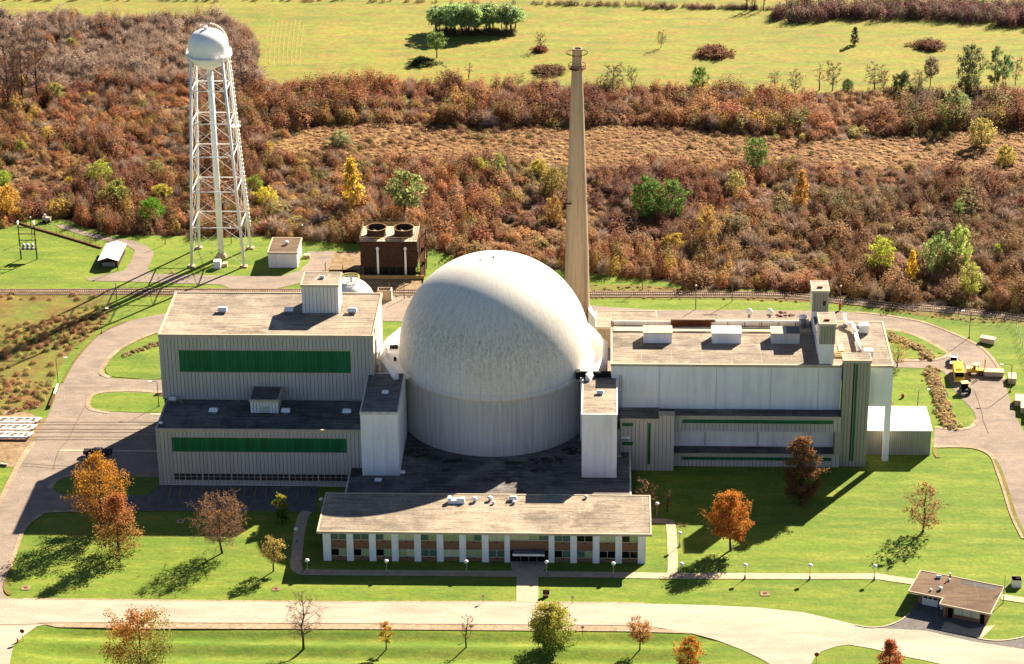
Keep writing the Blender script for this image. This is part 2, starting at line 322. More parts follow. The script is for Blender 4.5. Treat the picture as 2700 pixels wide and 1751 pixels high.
struct('lawn', MB().sheet(poly_up(px(SCRUB_LOW)+[(260., YV), (-260., YV)]), .05), M['lawn'])
# rough strips: along the railway, left wasteland, right of the fence
rough1 = [(-260,776),(0,776),(260,776),(300,800),(262,868),(200,915),(165,960),(140,1010),(108,1080),(0,1092),(-260,1092)]
struct('rough_grass_patch', MB().sheet(poly_up(smooth(px(rough1), 4, True)), .08), M['rough_lawn'])
rough2 = [(1560,752),(1700,752),(1800,762),(1900,766),(2129,770),(2300,797),(2541,812),(2700,830),(2960,866),(2960,1000),(2760,940),(2690,852),(2560,850),(2420,832),(2250,806),(2130,797),(1900,790),(1560,789),(1300,782),(1020,785),(1020,766),(1300,768)]
struct('rough_grass_verge', MB().sheet(poly_up(px(rough2)), .08), M['rough_lawn'])
rough3 = [(-260,762),(0,762),(390,760),(620,764),(620,778),(300,784),(0,786),(-260,786)]
struct('rough_grass_margin', MB().sheet(poly_up(px(rough3)), .085), M['rough_lawn'])
earth = [(-60,1084),(60,1087),(108,1104),(120,1112),(88,1165),(60,1200),(46,1230),(0,1232),(-60,1232)]
struct('bare_earth_yard', MB().sheet(poly_up(smooth(px(earth), 3, True)), .1), M['bare_earth'])
# ------------------------------------------------------------------ roads
ZR = .12
left_edge = [(-60,1460),(0,1322),(12,1300),(42,1239),(62,1205),(87,1167),(118,1113),(134,1079),(156,1022),(187,964),(218,925),(264,882),(330,851),(389,836),(443,826)]
left_in = [(430,868),(381,884),(330,909),(296,933),(272,960),(259,983)]
lawn_corner = [(692,1350),(506,1349),(338,1349),(143,1349),(101,1362),(70,1387),(56,1412),(32,1480),(13,1530),(8,1556),(18,1575),(60,1581)]
pave_left = smooth(px(left_edge), 3)+px([(700,800),(1006,782),(1030,777),(1330,778)])+px([(1330,852),(1008,848),(900,850)])+smooth(px(left_in), 3)+px([(262,992),(300,1000),(430,1002),(430,1275),(838,1290),(830,1352),(692,1350)])+smooth(px(lawn_corner[1:]), 3)+px([(-60,1582)])
struct('perimeter_road', MB().sheet(poly_up(pave_left), ZR), M['old_road'])
# back and right-hand road
back_up = [(1320,777),(1560,806),(1732,818),(1835,818),(2050,819),(2186,821),(2256,824),(2333,832),(2411,845),(2463,860),(2541,892),(2595,923),(2631,967),(2650,1010),(2661,1050),(2684,1110),(2712,1170),(2790,1400)]
right_in = [(2760,1560),(2700,1421),(2671,1362),(2650,1295),(2631,1240),(2617,1206),(2588,1187),(2544,1179),(2461,1179)]
inner = [(2464,1128),(2522,1132),(2556,1127),(2574,1110),(2571,1092),(2556,1072),(2535,1052),(2515,1030),(2500,1000),(2490,982),(2460,972),(2359,970),(2340,975),(2330,860),(1560,856),(1320,850)]
struct('back_road', MB().sheet(poly_up(smooth(px(back_up), 3)+smooth(px(right_in), 3)+px(inner)), ZR-.01), M['old_road'])
# front road with its branch and the gatehouse forecourt
front_up = [(-60,1580),(60,1581),(113,1582),(450,1586),(900,1590),(1320,1589),(1488,1591),(1698,1593),(1868,1597),(1994,1603),(2120,1616),(2225,1641),(2280,1654),(2325,1655),(2372,1640),(2400,1618),(2425,1590),(2600,1640),(2582,1687),(2637,1691),(2700,1681),(2900,1650)]
front_low = [(2900,1860),(2560,1771),(2435,1742),(2372,1730),(2297,1711),(2238,1701),(2204,1706),(2166,1719),(2147,1736),(2135,1760),(2120,1950),(2060,1950),(2028,1751),(2002,1736),(1952,1713),(1889,1689),(1826,1672),(1742,1659),(1677,1652),(1362,1649),(900,1646),(405,1644),(139,1644),(97,1653),(63,1678),(36,1703),(25,1751),(15,1950),(-60,1950)]
struct('front_road', MB().sheet(poly_up(px(front_up)+px(front_low)), ZR+.02), M['road'])
struct('road_shoulder', MB().sheet(poly_up(px([(110,1646),(139,1644.5),(405,1644.5),(900,1646.5),(1362,1649.5),(1677,1652.5),(1742,1659.5),(1826,1672),(1740,1669),(1640,1666),(1362,1664),(900,1660),(405,1659),(150,1655)])), ZR+.025), M['shoulder'])
struct('road_shoulder_verge', MB().sheet(poly_up(px([(60,1581),(450,1586),(900,1590),(1320,1589),(1698,1593),(1698,1590),(1320,1586),(900,1586.5),(450,1582.5),(60,1578)])), ZR+.03), M['shoulder'])
forecourt = [(2325,1655),(2372,1640),(2405,1612),(2420,1580),(2600,1650),(2582,1687),(2637,1691),(2700,1681),(2760,1672),(2760,1722),(2560,1692),(2440,1664),(2280,1656)]
struct('gatehouse_forecourt', MB().sheet(poly_up(px(forecourt)), ZR+.03), M['asphalt'])
kerb = MB(); ribbon_sheet(kerb, smooth(px([(2255,1650),(2290,1656),(2330,1654),(2370,1640),(2398,1620)]), 4), .28, 0, .28)
o = kerb.build('forecourt_kerb', M['cream']); tag(o, kind='structure')
kerb = MB(); ribbon_sheet(kerb, smooth(px([(2575,1684),(2600,1689),(2640,1691),(2690,1684),(2760,1668)]), 4), .28, 0, .28)
o = kerb.build('verge_kerb', M['cream']); tag(o, kind='structure')
struct('parking_apron', MB().sheet(poly_up(px([(400,1279),(838,1283),(832,1350),(692,1349),(360,1349),(330,1318)])), ZR+.02), M['asphalt'])
# grass islands standing in the paving
def island(name, pts, k=4, mat='lawn'):
    P = poly_up(smooth(px(pts), k, True)); return struct(name, MB().prism(P, .02, ZR+.07), M[mat])
island('grass_island', [(430,886),(370,905),(320,930),(290,955),(278,975),(290,992),(330,997),(432,998),(440,940)])
island('grass_island', [(236,1060),(246,1046),(280,1038),(350,1036),(424,1042),(432,1060),(428,1088),(288,1086),(246,1080)])
island('grass_island', [(137,1286),(150,1271),(185,1261),(290,1259),(400,1259),(424,1264),(392,1303),(330,1307),(211,1307),(160,1301)])
island('grass_island', [(2340,872),(2381,879),(2435,898),(2480,922),(2494,932),(2478,941),(2448,946),(2400,947),(2345,947),(2325,910)])
for pts in ([(296,933),(272,960),(262,983)], [(233,1046),(227,1062),(236,1080)]): pass
edge = MB()
for pts, w_ in (([(430,872),(381,888),(330,913),(296,937),(276,962),(266,984),(290,997)], 1.3), ([(424,1036),(350,1031),(280,1034),(244,1043),(232,1061),(240,1080),(288,1090)], 1.2), ([(131,1290),(146,1268),(181,1256),(290,1255),(400,1255)], 1.4),
                ([(2336,868),(2381,875),(2435,894),(2483,920),(2502,933),(2484,944),(2450,950),(2363,951)], 1.3), ([(2464,1128),(2522,1133),(2558,1128),(2576,1110)], 1.2), ([(2461,1179),(2544,1179),(2588,1187),(2617,1206),(2631,1240),(2650,1295),(2671,1362),(2700,1421)], 1.2),
                ([(87,1167),(62,1205),(42,1239),(12,1300),(-10,1340)], 1.3), ([(338,1350),(143,1350),(101,1363),(70,1388),(56,1412),(32,1480),(13,1530)], 1.0), ([(2256,824),(2333,832),(2411,845),(2463,860),(2541,892),(2595,923),(2631,967),(2650,1010)], .9)):
    ribbon_sheet(edge, smooth(px(pts), 4), w_, ZR+.075)
struct('gravel_road_edge', edge, M['shoulder'])
# upper-left service road
serv = [(144,592),(171,594),(233,614),(303,629),(350,635),(385,648),(406,666),(398,690),(389,707),(400,722),(502,726),(600,728),(680,730),(743,728),(789,715),(812,694),(819,683),(806,672),(812,664),(880,663),(868,705),(846,735),(793,747),(722,764),(712,778),(712,800),(616,800),(620,768),(583,752),(389,745),(229,741),(232,733),(268,727),(327,715),(342,696),(356,662),(338,650),(300,641),(230,624),(160,603)]
struct('service_road', MB().sheet(poly_up(px(serv)), ZR+.01), M['old_road'])
struct('tower_yard', MB().sheet(poly_up(px([(868,664),(960,664),(970,700),(1110,735),(1130,650),(1118,648),(1110,700),(1112,768),(985,768),(860,742),(850,735)])), ZR), M['bare_earth'])
struct('dome_yard', MB().sheet(poly_up([(-27.5,-12),(-27.5,32),(24,32),(52,32),(52,62),(17,46),(-27,46),(-34,46),(-34,10)]), ZR+.03), M['old_road'])
# footpaths
def path(name, pts, wd, z=ZR+.03, sm=True):
    P = px(pts); P = smooth(P, 4) if sm else P; return struct(name, ribbon_sheet(MB(), P, wd, z), M['path'])
path('footpath', [(812,1350),(800,1362),(790,1400),(783,1460),(780,1492),(790,1506),(820,1510),(1000,1512),(1300,1514),(1600,1517),(1780,1520),(1963,1520),(2120,1521),(2300,1521),(2345,1526),(2420,1537)], 2.5)
path('footpath', [(1715,1374),(1755,1376),(1768,1384),(1772,1430),(1774,1490),(1772,1520)], 2.2, ZR+.04)
path('footpath', [(2640,1575),(2700,1584),(2800,1598)], 2.3, ZR+.04)
struct('entrance_walk', MB().sheet(poly_up(px([(1344,1483),(1446,1484),(1440,1500),(1420,1520),(1419,1589),(1361,1588),(1362,1520),(1350,1502)])), ZR+.05), M['path'])
struct('shaded_footpath_pad', MB().sheet(poly_up(px([(2556,1660),(2625,1650),(2590,1684),(2480,1664),(2492,1640)])), ZR+.06), M['path'])
# cracks, tyre lines and painted bay lines
def stripe(name, pts, wd, z, mat, parent=None): return struct(name, ribbon_sheet(MB(), smooth(px(pts), 3), wd, z), M[mat], parent)
for pts, wd in (([(230,1062),(200,1117),(180,1160),(155,1190),(140,1240)], .2), ([(-60,1649),(60,1648),(139,1644)], .16), ([(100,1644),(405,1643.5),(900,1645.5),(1362,1648.5),(1677,1651.5),(1760,1662)], .16),
                ([(2504,934),(2530,950),(2545,965),(2555,980)], .16), ([(2568,1030),(2580,1060),(2590,1095),(2592,1110)], .16), ([(2592,1110),(2600,1128),(2606,1145)], .16), ([(60,1223),(140,1229),(230,1232)], .13), ([(58,1230),(140,1236),(230,1240)], .12)):
    stripe('tar_crack', pts, wd, ZR+.05, 'crack')
apron = bpy.data.objects['parking_apron']
for i in range(15):
    xb = 450+i*28.2; stripe('parking_line', [(xb, 1286.5), (xb-5.5, 1312)], .16, ZR+.04, 'line', apron)
# embedded rails in the left apron
for y in (1114.5,1121.5,1133.5,1141,1153.5,1161):
    stripe('embedded_rail', [(76,y),(200,y-.3),(424,y+.5)], .2, ZR+.06, 'crack')
stripe('concrete_strip', [(156,1189.5),(224,1189.5),(300,1190),(424,1191)], .9, ZR+.05, 'path')
stripe('concrete_strip', [(396,1093),(428,1095)], .9, ZR+.06, 'path')
# ------------------------------------------------------------------ railway
TR = smooth(px([(-300,771),(0,771),(250,770.5),(467,770),(1030,772),(1557,777),(1894,777.5),(2040,780),(2129,785),(2300,803),(2400,811),(2541,822),(2700,841),(3000,880)]), 12)
rw = thing('railway_track', 'single railway track of pale bleached sleepers running behind the plant', 'railway', (0, 0, 0))
ribbon_sheet(MB(), TR, 4.0, .10, .26).build('ballast_bed', M['ballast'], rw)
dist = [0.]
for a, b in zip(TR, TR[1:]): dist.append(dist[-1]+math.dist(a, b))
TRn = np.array(TR); tot = dist[-1]; sl = MB(); s_ = 0.
while s_ < tot-.7:
    x = np.interp(s_, dist, TRn[:,0]); y = np.interp(s_, dist, TRn[:,1]); x2 = np.interp(s_+.3, dist, TRn[:,0]); y2 = np.interp(s_+.3, dist, TRn[:,1])
    d = Vector((x2-x, y2-y, 0)).normalized(); nn = Vector((-d.y, d.x, 0)); c = Vector((x, y, .31)); h = random.uniform(1.22, 1.34)
    sl.beam(c-nn*h, c+nn*h, .27, .16); s_ += .58
o = sl.build('sleepers', M['sleeper'], rw); o['kind'] = 'stuff'
for sd_ in (-.75, .75):
    L, Rr = ribbon(TR, abs(sd_)*2); ribbon_sheet(MB(), L if sd_ > 0 else Rr, .16, .38, .54).build('rail', M['rail'], rw)

# dry, trodden strips of grass along the kerbs and mown tracks in the far field
for pts, w_ in (([(2622,1212),(2637,1240),(2656,1295),(2677,1362),(2706,1421)], .8), ([(32,1500),(17,1535),(16,1556),(28,1570)], 1.0), ([(2341,1000),(2340,1040),(2356,1085)], 1.2), ([(165,1010),(192,960),(224,920),(268,878),(335,848)], .7), ([(2466,1183),(2466,1196),(2474,1208)], 1.0)):
    struct('dry_grass_edge', ribbon_sheet(MB(), smooth(px(pts), 4), w_, ZR+.10), M['rough_lawn'])
for k in range(9):
    x = 700+k*11.5; struct('mown_track', ribbon_sheet(MB(), smooth(px([(x+10,52+k % 3*5),(x+4,100),(x,140),(x-1,176-k % 2*6)]), 4), .5, .05), M['dry_track'])
# ================================================================== BUILDINGS
_cache = {}
def boxmesh(name, w, d, h, mat):           # centred in x, front face at y=0, base at z=0
    k = (name, round(w, 3), round(d, 3), round(h, 3), mat.name)
    if k not in _cache: _cache[k] = MB().box(-w/2, w/2, 0, d, 0, h).mesh(name, mat)
    return _cache[k]
def panels(parent, x0, x1, z0, z1, yf, mat, pitch=.86, cuts=(), name='siding_panel', th=.09, gap=.09, rot=0, at=None):
    n = max(1, round((x1-x0)/pitch)); w = (x1-x0)/n
    for i in range(n):
        xc = x0+(i+.5)*w; segs = [(z0, z1)]
        for cx0, cx1, cz0, cz1 in cuts:
            if cx0 < xc < cx1:
                ns = []
                for a, b in segs:
                    if cz0 > a+.05: ns.append((a, min(b, cz0)))
                    if cz1 < b-.05: ns.append((max(a, cz1), b))
                segs = [q for q in ns if q[1]-q[0] > .1]
        for a, b in segs:
            o = link(name, boxmesh(name, w-gap, th, b-a-.03, mat), parent, (xc, yf, a+.015))
            if at: o.rotation_euler.z = rot; o.location = (at[0]+math.cos(rot)*(xc), at[1]+math.sin(rot)*(xc), a+.015)
def side_panels(parent, y0, y1, z0, z1, xf, mat, pitch=.86, sign=1, name='siding_panel'):      # wall facing +x (sign 1) or -x
    n = max(1, round((y1-y0)/pitch)); w = (y1-y0)/n
    for i in range(n):
        o = link(name, boxmesh(name, w-.09, .09, z1-z0-.03, mat), parent, (xf, y0+(i+.5)*w, z0+.015)); o.rotation_euler.z = sign*math.pi/2
def trim(parent, x0, x1, z0, z1, yf, mat='cream', t=.14):
    m = MB()
    m.box(x0-t, x1+t, yf-.05, yf+.12, z1, z1+t); m.box(x0-t, x1+t, yf-.05, yf+.12, z0-t, z0); m.box(x0-t, x0, yf-.05, yf+.12, z0, z1); m.box(x1, x1+t, yf-.05, yf+.12, z0, z1)
    return m.build('window_trim', M[mat], parent)
def band(parent, x0, x1, z0, z1, yf, pitch=.86):
    panels(parent, x0, x1, z0, z1, yf+.03, M['green'], pitch, name='green_panel', th=.07, gap=.05); trim(parent, x0, x1, z0, z1, yf)
def roof(parent, x0, x1, y0, y1, z, mat='roof', par=.22, lip=.3, trimmat='cream', name='roof'):
    r = MB().box(x0, x1, y0, y1, z-.35, z).build(name, M[mat], parent); m = MB()
    m.box(x0-.12, x1+.12, y0-.12, y0+lip, z-.5, z+par); m.box(x0-.12, x1+.12, y1-lip, y1+.12, z-.5, z+par)
    m.box(x0-.12, x0+lip, y0+lip, y1-lip, z-.5, z+par-.01); m.box(x1-lip, x1+.12, y0+lip, y1-lip, z-.5, z+par-.01)
    m.build('roof_edge', M[trimmat], r); return r
def vent(x, y, z, label, w=1.5, group=None, kind='box'):
    t = thing('roof_vent', label, 'roof vent', (x, y, z), group)
    if kind == 'box':
        MB().box(-w*.42, w*.42, -w*.34, w*.34, 0, w*.35).build('curb', M['steel'], t)
        MB().add([(-w*.62,-w*.5,w*.35),(w*.62,-w*.5,w*.35),(w*.62,w*.5,w*.35),(-w*.62,w*.5,w*.35),(-w*.5,-w*.12,w*.72),(w*.5,-w*.12,w*.72),(w*.5,w*.12,w*.72),(-w*.5,w*.12,w*.72)],
                 [(0,3,2,1),(4,5,6,7),(0,1,5,4),(1,2,6,5),(2,3,7,6),(3,0,4,7)]).build('hood', M['white_paint'], t)
    else:
        MB().tube((0,0,0), (0,0,w*.5), w*.28, w*.28, 10).build('neck', M['steel'], t)
        MB().lathe([(w*.3,w*.42),(w*.52,w*.5),(w*.5,w*.66),(w*.3,w*.85),(.01,w*.92)], 12).build('cap', M['white_paint'], t, True)
    return t
def ladder(x, y0, z0, z1, label, axis='y', cage=True, mat='rust'):
    t = thing('wall_ladder', label, 'ladder', (x, y0, z0)); h = z1-z0; u = (lambda a, b: (b, a)) if axis == 'y' else (lambda a, b: (a, b))
    for s in (-.28, .28): p = u(s, 0); MB().tube((p[0],p[1],0), (p[0],p[1],h), .05, .05, 5).build('stile', M[mat], t)
    m = MB(); k = .3
    while k < h: a = u(-.28, 0); b = u(.28, 0); m.tube((a[0],a[1],k), (b[0],b[1],k), .03, .03, 4); k += .42
    m.build('rungs', M[mat], t)
    if cage:
        k = 2.2
        while k < h:
            m = MB(); q = [u(.5*math.cos(a)*.9, .08+.75*math.sin(a)) for a in [math.pi*i/6 for i in range(7)]]
            m.path([(p[0], p[1], k) for p in q], .05, 4); m.build('cage_hoop', M[mat], t); k += 1.6
    return t

# ---------------------------------------------------------------- tall siding hall (left, rear block)
b = thing('siding_hall', 'tall ribbed siding hall with one long green window band above a tan roof', 'building', (-52.2, 0, 0))
b.location = (0, 0, 0)
MB().box(-76.75, -27.65, -12.2, 12.3, 0, 30.3).build('wall', M['seam'], b)
panels(b, -76.9, -27.6, 14.3, 30.25, -12.34, M['siding'], .865, [(-72.96, -32.6, 21.2, 26.75)])
band(b, -72.96, -32.6, 21.2, 26.75, -12.34, .865)
side_panels(b, -12.2, 12.3, 0, 30.25, -27.6, M['white_siding'], 1.6)
side_panels(b, -12.2, 12.3, 0, 30.25, -76.8, M['siding'], 1.6, -1)
MB().box(-77.05, -76.6, -12.5, -12.05, 14.2, 30.3).build('corner_trim', M['siding'], b); MB().box(-27.75, -27.35, -12.5, -12.05, 0, 30.3).build('corner_trim', M['cream'], b)
roof(b, -77.0, -27.4, -12.45, 12.4, 30.6)
p = thing('roof_penthouse', 'white ribbed penthouse box rising from the tall hall roof', 'penthouse', (0, 0, 0))
MB().box(-45.0, -36.55, .55, 8.0, 30.6, 37.6).build('wall', M['seam'], p)
panels(p, -45.1, -36.45, 30.65, 37.55, .43, M['white_siding'], .87); side_panels(p, .55, 8.0, 30.65, 37.55, -36.5, M['white_siding'], 1.2); side_panels(p, .55, 8.0, 30.65, 37.55, -45.05, M['white_siding'], 1.2, -1)
roof(p, -45.2, -36.35, .33, 8.1, 37.86, par=.1, lip=.2)
vent(-40.6, 4.4, 37.86, 'small tan hatch on the roof of the white ribbed penthouse', 1.0)
vent(-64.0, .8, 30.6, 'lone white hooded vent on the tall hall roof, far from the penthouse', 1.9)
vent(-48.4, 1.0, 30.6, 'white hooded vent in the penthouse shadow on the tall hall roof', 1.8)
vent(-33.4, .8, 30.6, 'white hooded vent between penthouse and roof edge towards the dome', 1.9)
ladder(-27.2, -9.6, 13, 31.4, 'caged steel ladder up the pale end wall of the tall hall')
# ---------------------------------------------------------------- low siding block in front of it
b = thing('siding_block', 'lower ribbed siding block with dark roof, green band and ground-floor ribbon windows', 'building')
MB().box(-75.85, -29.2, -28.35, -12.1, 0, 13.9).build('wall', M['seam'], b)
WINX = [(-72.65, -32.7)]
panels(b, -76.0, -29.0, .25, 13.85, -28.5, M['siding'], .863, [(-72.8, -32.55, 8.7, 12.3), (-72.65, -32.7, 1.4, 3.1)])
band(b, -72.8, -32.55, 8.7, 12.3, -28.5, .863)
MB().box(-76.05, -75.65, -28.62, -28.2, 0, 13.9).build('corner_trim', M['siding'], b)
side_panels(b, -28.3, -12.2, .25, 13.85, -75.9, M['siding'], 1.6, -1)
MB().box(-75.95, -29.1, -28.6, -28.3, 0, .27).build('plinth', M['concrete'], b)
npn = 30; pw = (-32.7+72.65)/npn
for i in range(npn):
    x0 = -72.65+i*pw; wdw = MB().box(x0+.02, x0+pw-.02, -28.3, -28.22, 1.42, 3.08).build('window_pane', M['glass_dark'], b)
    mm = MB(); mm.box(x0-.05, x0+.05, -28.5, -28.3, 1.4, 3.1); mm.box(x0+.05, x0+pw-.05, -28.46, -28.32, 2.2, 2.27); mm.build('mullion', M['siding'], wdw)
    if i % 5 == 0: MB().box(x0-.14, x0+.14, -28.56, -28.33, 1.35, 3.15).build('window_post', M['siding'], b)
trim(b, -72.65, -32.7, 1.4, 3.1, -28.5, 'siding', .12)
roof(b, -76.0, -29.0, -28.5, -12.25, 14.2, 'tar_roof', .28, .28)
p = thing('roof_penthouse', 'small greige penthouse with a shut hatch on the dark lower roof', 'penthouse')
MB().box(-55.4, -49.1, -19.58, -12.5, 14.2, 17.4).build('wall', M['seam'], p); panels(p, -55.5, -49.0, 14.3, 17.35, -19.7, M['white_siding'], .72, [(-53.5, -51.2, 14.3, 15.9)]); side_panels(p, -19.6, -12.5, 14.3, 17.35, -49.05, M['siding'], 1.2)
MB().box(-53.5, -51.2, -19.68, -19.5, 14.35, 15.85).build('hatch', M['siding'], p); roof(p, -55.6, -48.9, -19.8, -12.5, 17.65, 'tar_roof', .08, .2)
vent(-64.1, -19.5, 14.2, 'white hooded vent near the open rail end of the dark lower roof', 1.7)
vent(-47.4, -19.4, 14.2, 'white hooded vent beside the small greige penthouse on the dark roof', 1.7)
vent(-33.3, -19.5, 14.2, 'white hooded vent near the white tower on the dark lower roof', 1.7)
t = thing('roof_railing', 'short tan pipe railing at the inner corner of the dark lower roof', 'railing', (0, 0, 0))
MB().path([(-75.3,-14.6,14.2),(-75.3,-14.6,15.3),(-72.4,-14.6,15.3),(-72.4,-14.6,14.2)], .06, 5).build('rail', M['cream'], t); MB().path([(-75.3,-14.6,14.8),(-72.4,-14.6,14.8)], .05, 5).build('rail', M['cream'], t); MB().tube((-73.8,-14.6,14.2),(-73.8,-14.6,15.3),.05,.05,5).build('post', M['cream'], t)
vent(-75.2, -26.0, 14.2, 'thin white pipe vent at the outer corner of the dark lower roof', .9, None, 'cap')
vent(-74.6, -13.4, 14.2, 'squat white cabinet vent against the tall hall wall corner', 1.5, None, 'box')
# ---------------------------------------------------------------- white towers flanking the dome
def tower(x0, x1, y0, y1, zt, label, rm):
    t = thing('white_tower', label, 'tower')
    MB().box(x0, x1, y0, y1, 0, zt-.25).build('wall', M['white_wall'], t)
    for k in (.33, .66): xx = x0+(x1-x0)*k; MB().box(xx-.03, xx+.03, y0-.012, y0+.02, 4.8, zt-.5).build('joint', M['concrete'], t)
    for k in (.3, .62): yy = y0+(y1-y0)*k; MB().box(x1-.02, x1+.014, yy-.04, yy+.04, 4.8, zt-.5).build('joint', M['concrete'], t)
    roof(t, x0, x1, y0, y1, zt, rm, .12, .18, 'white_wall' if rm == 'roof' else 'concrete'); return t
tower(-28.85, -20.4, -32.05, -11.4, 20.7, 'white concrete block tower with dark roof against the siding hall', 'tar_roof')
t = tower(20.85, 28.75, -32.2, -11.6, 20.65, 'white concrete block tower with tan roof beside the ribbed bay', 'roof')
vent(-24.0, -22.5, 20.7, 'white hooded vent on the dark-roofed white tower', 1.3)
vent(24.9, -21.6, 20.65, 'bright white hooded vent on the tan-roofed white tower', 1.3)
MB().box(24.2, 28.3, -16.2, -12.4, 20.65, 20.72).build('recess_shade_patch', M['tar_roof'], t)  # dark sheet paints in the shade of the sunken area at the back
d = thing('roof_duct', 'dark horizontal duct between the dome and the white concrete hall', 'duct'); MB().tube((20.0,-12.2,21.2),(27.4,-12.1,21.2),.75,.75,14).build('pipe', M['dark'], d, True); MB().box(19.3,20.3,-13.0,-11.3,20.2,22.1).build('end_box', M['dark'], d)
ladder(29.6, -13.4, 13.3, 21.6, 'steel ladder with hoops beside the tan-roofed white tower', 'x', True, 'steel')
# ---------------------------------------------------------------- low central block
b = thing('central_block', 'low flat block with black tar roof wrapping the foot of the dome', 'building')
MB().box(-31.8, 31.8, -45.0, -8, 0, 4.5).build('wall', M['brick'], b); roof(b, -31.9, 31.9, -45.1, -8, 4.8, 'tar_roof', .15, .22, 'concrete')
vent(-19.9, -31.2, 4.8, 'white hooded vent on the tar roof between white tower and dome', 1.2)
vent(-25.0, -35.2, 4.8, 'white hooded vent on the tar roof just in front of the white tower', 1.3)
# ---------------------------------------------------------------- dome building
b = thing('reactor_dome', 'great weathered white concrete dome on a drum between two white towers', 'dome')
MB().lathe([(22.25, 0.), (22.25, 18.75)], 128).build('drum_wall', M['drum'], b, True)
for i in range(44):
    a = math.pi+math.pi*(i+.5)/44; o = MB().box(-.03, .03, -.02, .05, 4.8, 18.6).build('drum_joint', M['drum'], b, loc=(22.25*math.cos(a), 22.25*math.sin(a), 0)); o.rotation_euler.z = a+math.pi/2
MB().lathe([(22.3,18.75),(22.65,18.8),(22.7,19.8),(22.55,20.2),(22.4,20.35)], 128).build('ring_beam', M['dome'], b, True)
prof = [(22.5, 20.3), (22.5, 22.6)]+[(22.5*math.cos(R_(e)), 22.6+22.6*math.sin(R_(e))) for e in range(3, 90, 3)]+[(.01, 45.2)]
MB().lathe(prof, 160).build('dome_shell', M['dome'], b, True)
MB().box(-.2, .2, -.2, .2, 45.1, 45.5).build('lifting_lug', M['rust'], b); MB().box(-3.1,-2.8,-1.2,-1.0,45.0,45.2).build('lifting_lug', M['rust'], b)
# sixteen-sided wall round the dome, left open in front
VR = 27.1; vang = [R_(22.5*k+11.25) for k in range(16)]; vv = [(VR*math.cos(a), VR*math.sin(a)) for a in vang]
for k in range(16):
    a, c = vv[k], vv[(k+1) % 16]; mid = ((a[0]+c[0])/2, (a[1]+c[1])/2)
    if mid[1] < -17.5: continue
    ia = tuple(v*.972 for v in a); ic = tuple(v*.972 for v in c); ja = tuple(v*.955 for v in a); jc = tuple(v*.955 for v in c); da = tuple(v*.82 for v in a); dc = tuple(v*.82 for v in c)
    m = MB(); m.add([(a[0],a[1],0),(c[0],c[1],0),(c[0],c[1],21.4),(a[0],a[1],21.4),(ia[0],ia[1],22.2),(ic[0],ic[1],22.2),(ja[0],ja[1],22.2),(jc[0],jc[1],22.2),(ja[0],ja[1],20.0),(jc[0],jc[1],20.0),(ja[0],ja[1],0),(jc[0],jc[1],0)],
            [(0,1,2,3),(3,2,5,4),(4,5,7,6),(6,7,9,8),(0,3,4,6,8,10),(1,11,9,7,5,2)]); m.build('wall_segment', M['white_wall'], b)
    MB().add([(ja[0],ja[1],20.0),(jc[0],jc[1],20.0),(dc[0],dc[1],20.3),(da[0],da[1],20.3)], [(0,1,2,3)]).build('walkway', M['white_paint'], b)
for s in (-1, 1):
    MB().box(min(s*20.3,s*22.4)+.0, max(s*20.3,s*22.4), -13.5, -9.5, 4.8, 20.0).build('pier', M['white_wall'], b)
t = thing('roof_hoist', 'small dark hatch frame on the white walkway beside the dome', 'hatch'); MB().box(-25.2,-23.2,3.4,4.4,20.3,20.9).build('frame', M['dark'], t); MB().tube((-23.3,-3.2,20.2),(-23.3,-3.2,21.0),.35,.35,10).build('cap', M['dark'], t)
# ---------------------------------------------------------------- office building
b = thing('office_building', 'two-storey brick office with white piers, window bays and tan flat roof', 'building')
YO = -62.9; ZO = 7.0
MB().box(-34.4, 34.85, YO+.35, -46.2, 0, ZO).build('wall', M['brick'], b)
rr = MB().box(-35.6, 36.05, -63.45, -45.75, 7.02, 7.42).build('roof', M['roof'], b)
m = MB(); m.box(-35.72, 36.17, -63.57, -63.25, 7.0, 7.55); m.box(-35.72, 36.17, -45.95, -45.63, 7.0, 7.55); m.box(-35.72,-35.4,-63.25,-45.95,7.0,7.54); m.box(35.85,36.17,-63.25,-45.95,7.0,7.54); m.build('roof_edge', M['cream'], rr)
bays = [(-32.85+4.865*i, -29.45+4.865*i) for i in range(8)]+[(15.35+4.84*i, 18.75+4.84*i) for i in range(4)]
edges = [-34.55]+[v for bb in bays[:8] for v in bb]+[5.75, 14.1]+[v for bb in bays[8:] for v in bb]+[34.95]
edges = sorted(edges); piers = [(-34.55, bays[0][0])]+[(bays[i][1], bays[i+1][0]) for i in range(7)]+[(bays[7][1], 5.75), (14.1, bays[8][0])]+[(bays[i][1], bays[i+1][0]) for i in range(8, 11)]+[(bays[11][1], 34.95)]
for x0, x1 in piers: MB().box(x0, x1, YO-.12, YO+.6, 0, 7.01).build('pier', M['white_wall'], b)
code = ['tt','tt','tp','pp','tg','gg','gt','pp',  'tt','dd','pp','dg', 'dg','dg','dg','gp','tt','pp','gg','tt', 'dt','tg','dd','dd']
gl = {'t':'glass_teal','p':'glass_pale','g':'glass_green','d':'glass_dark'}
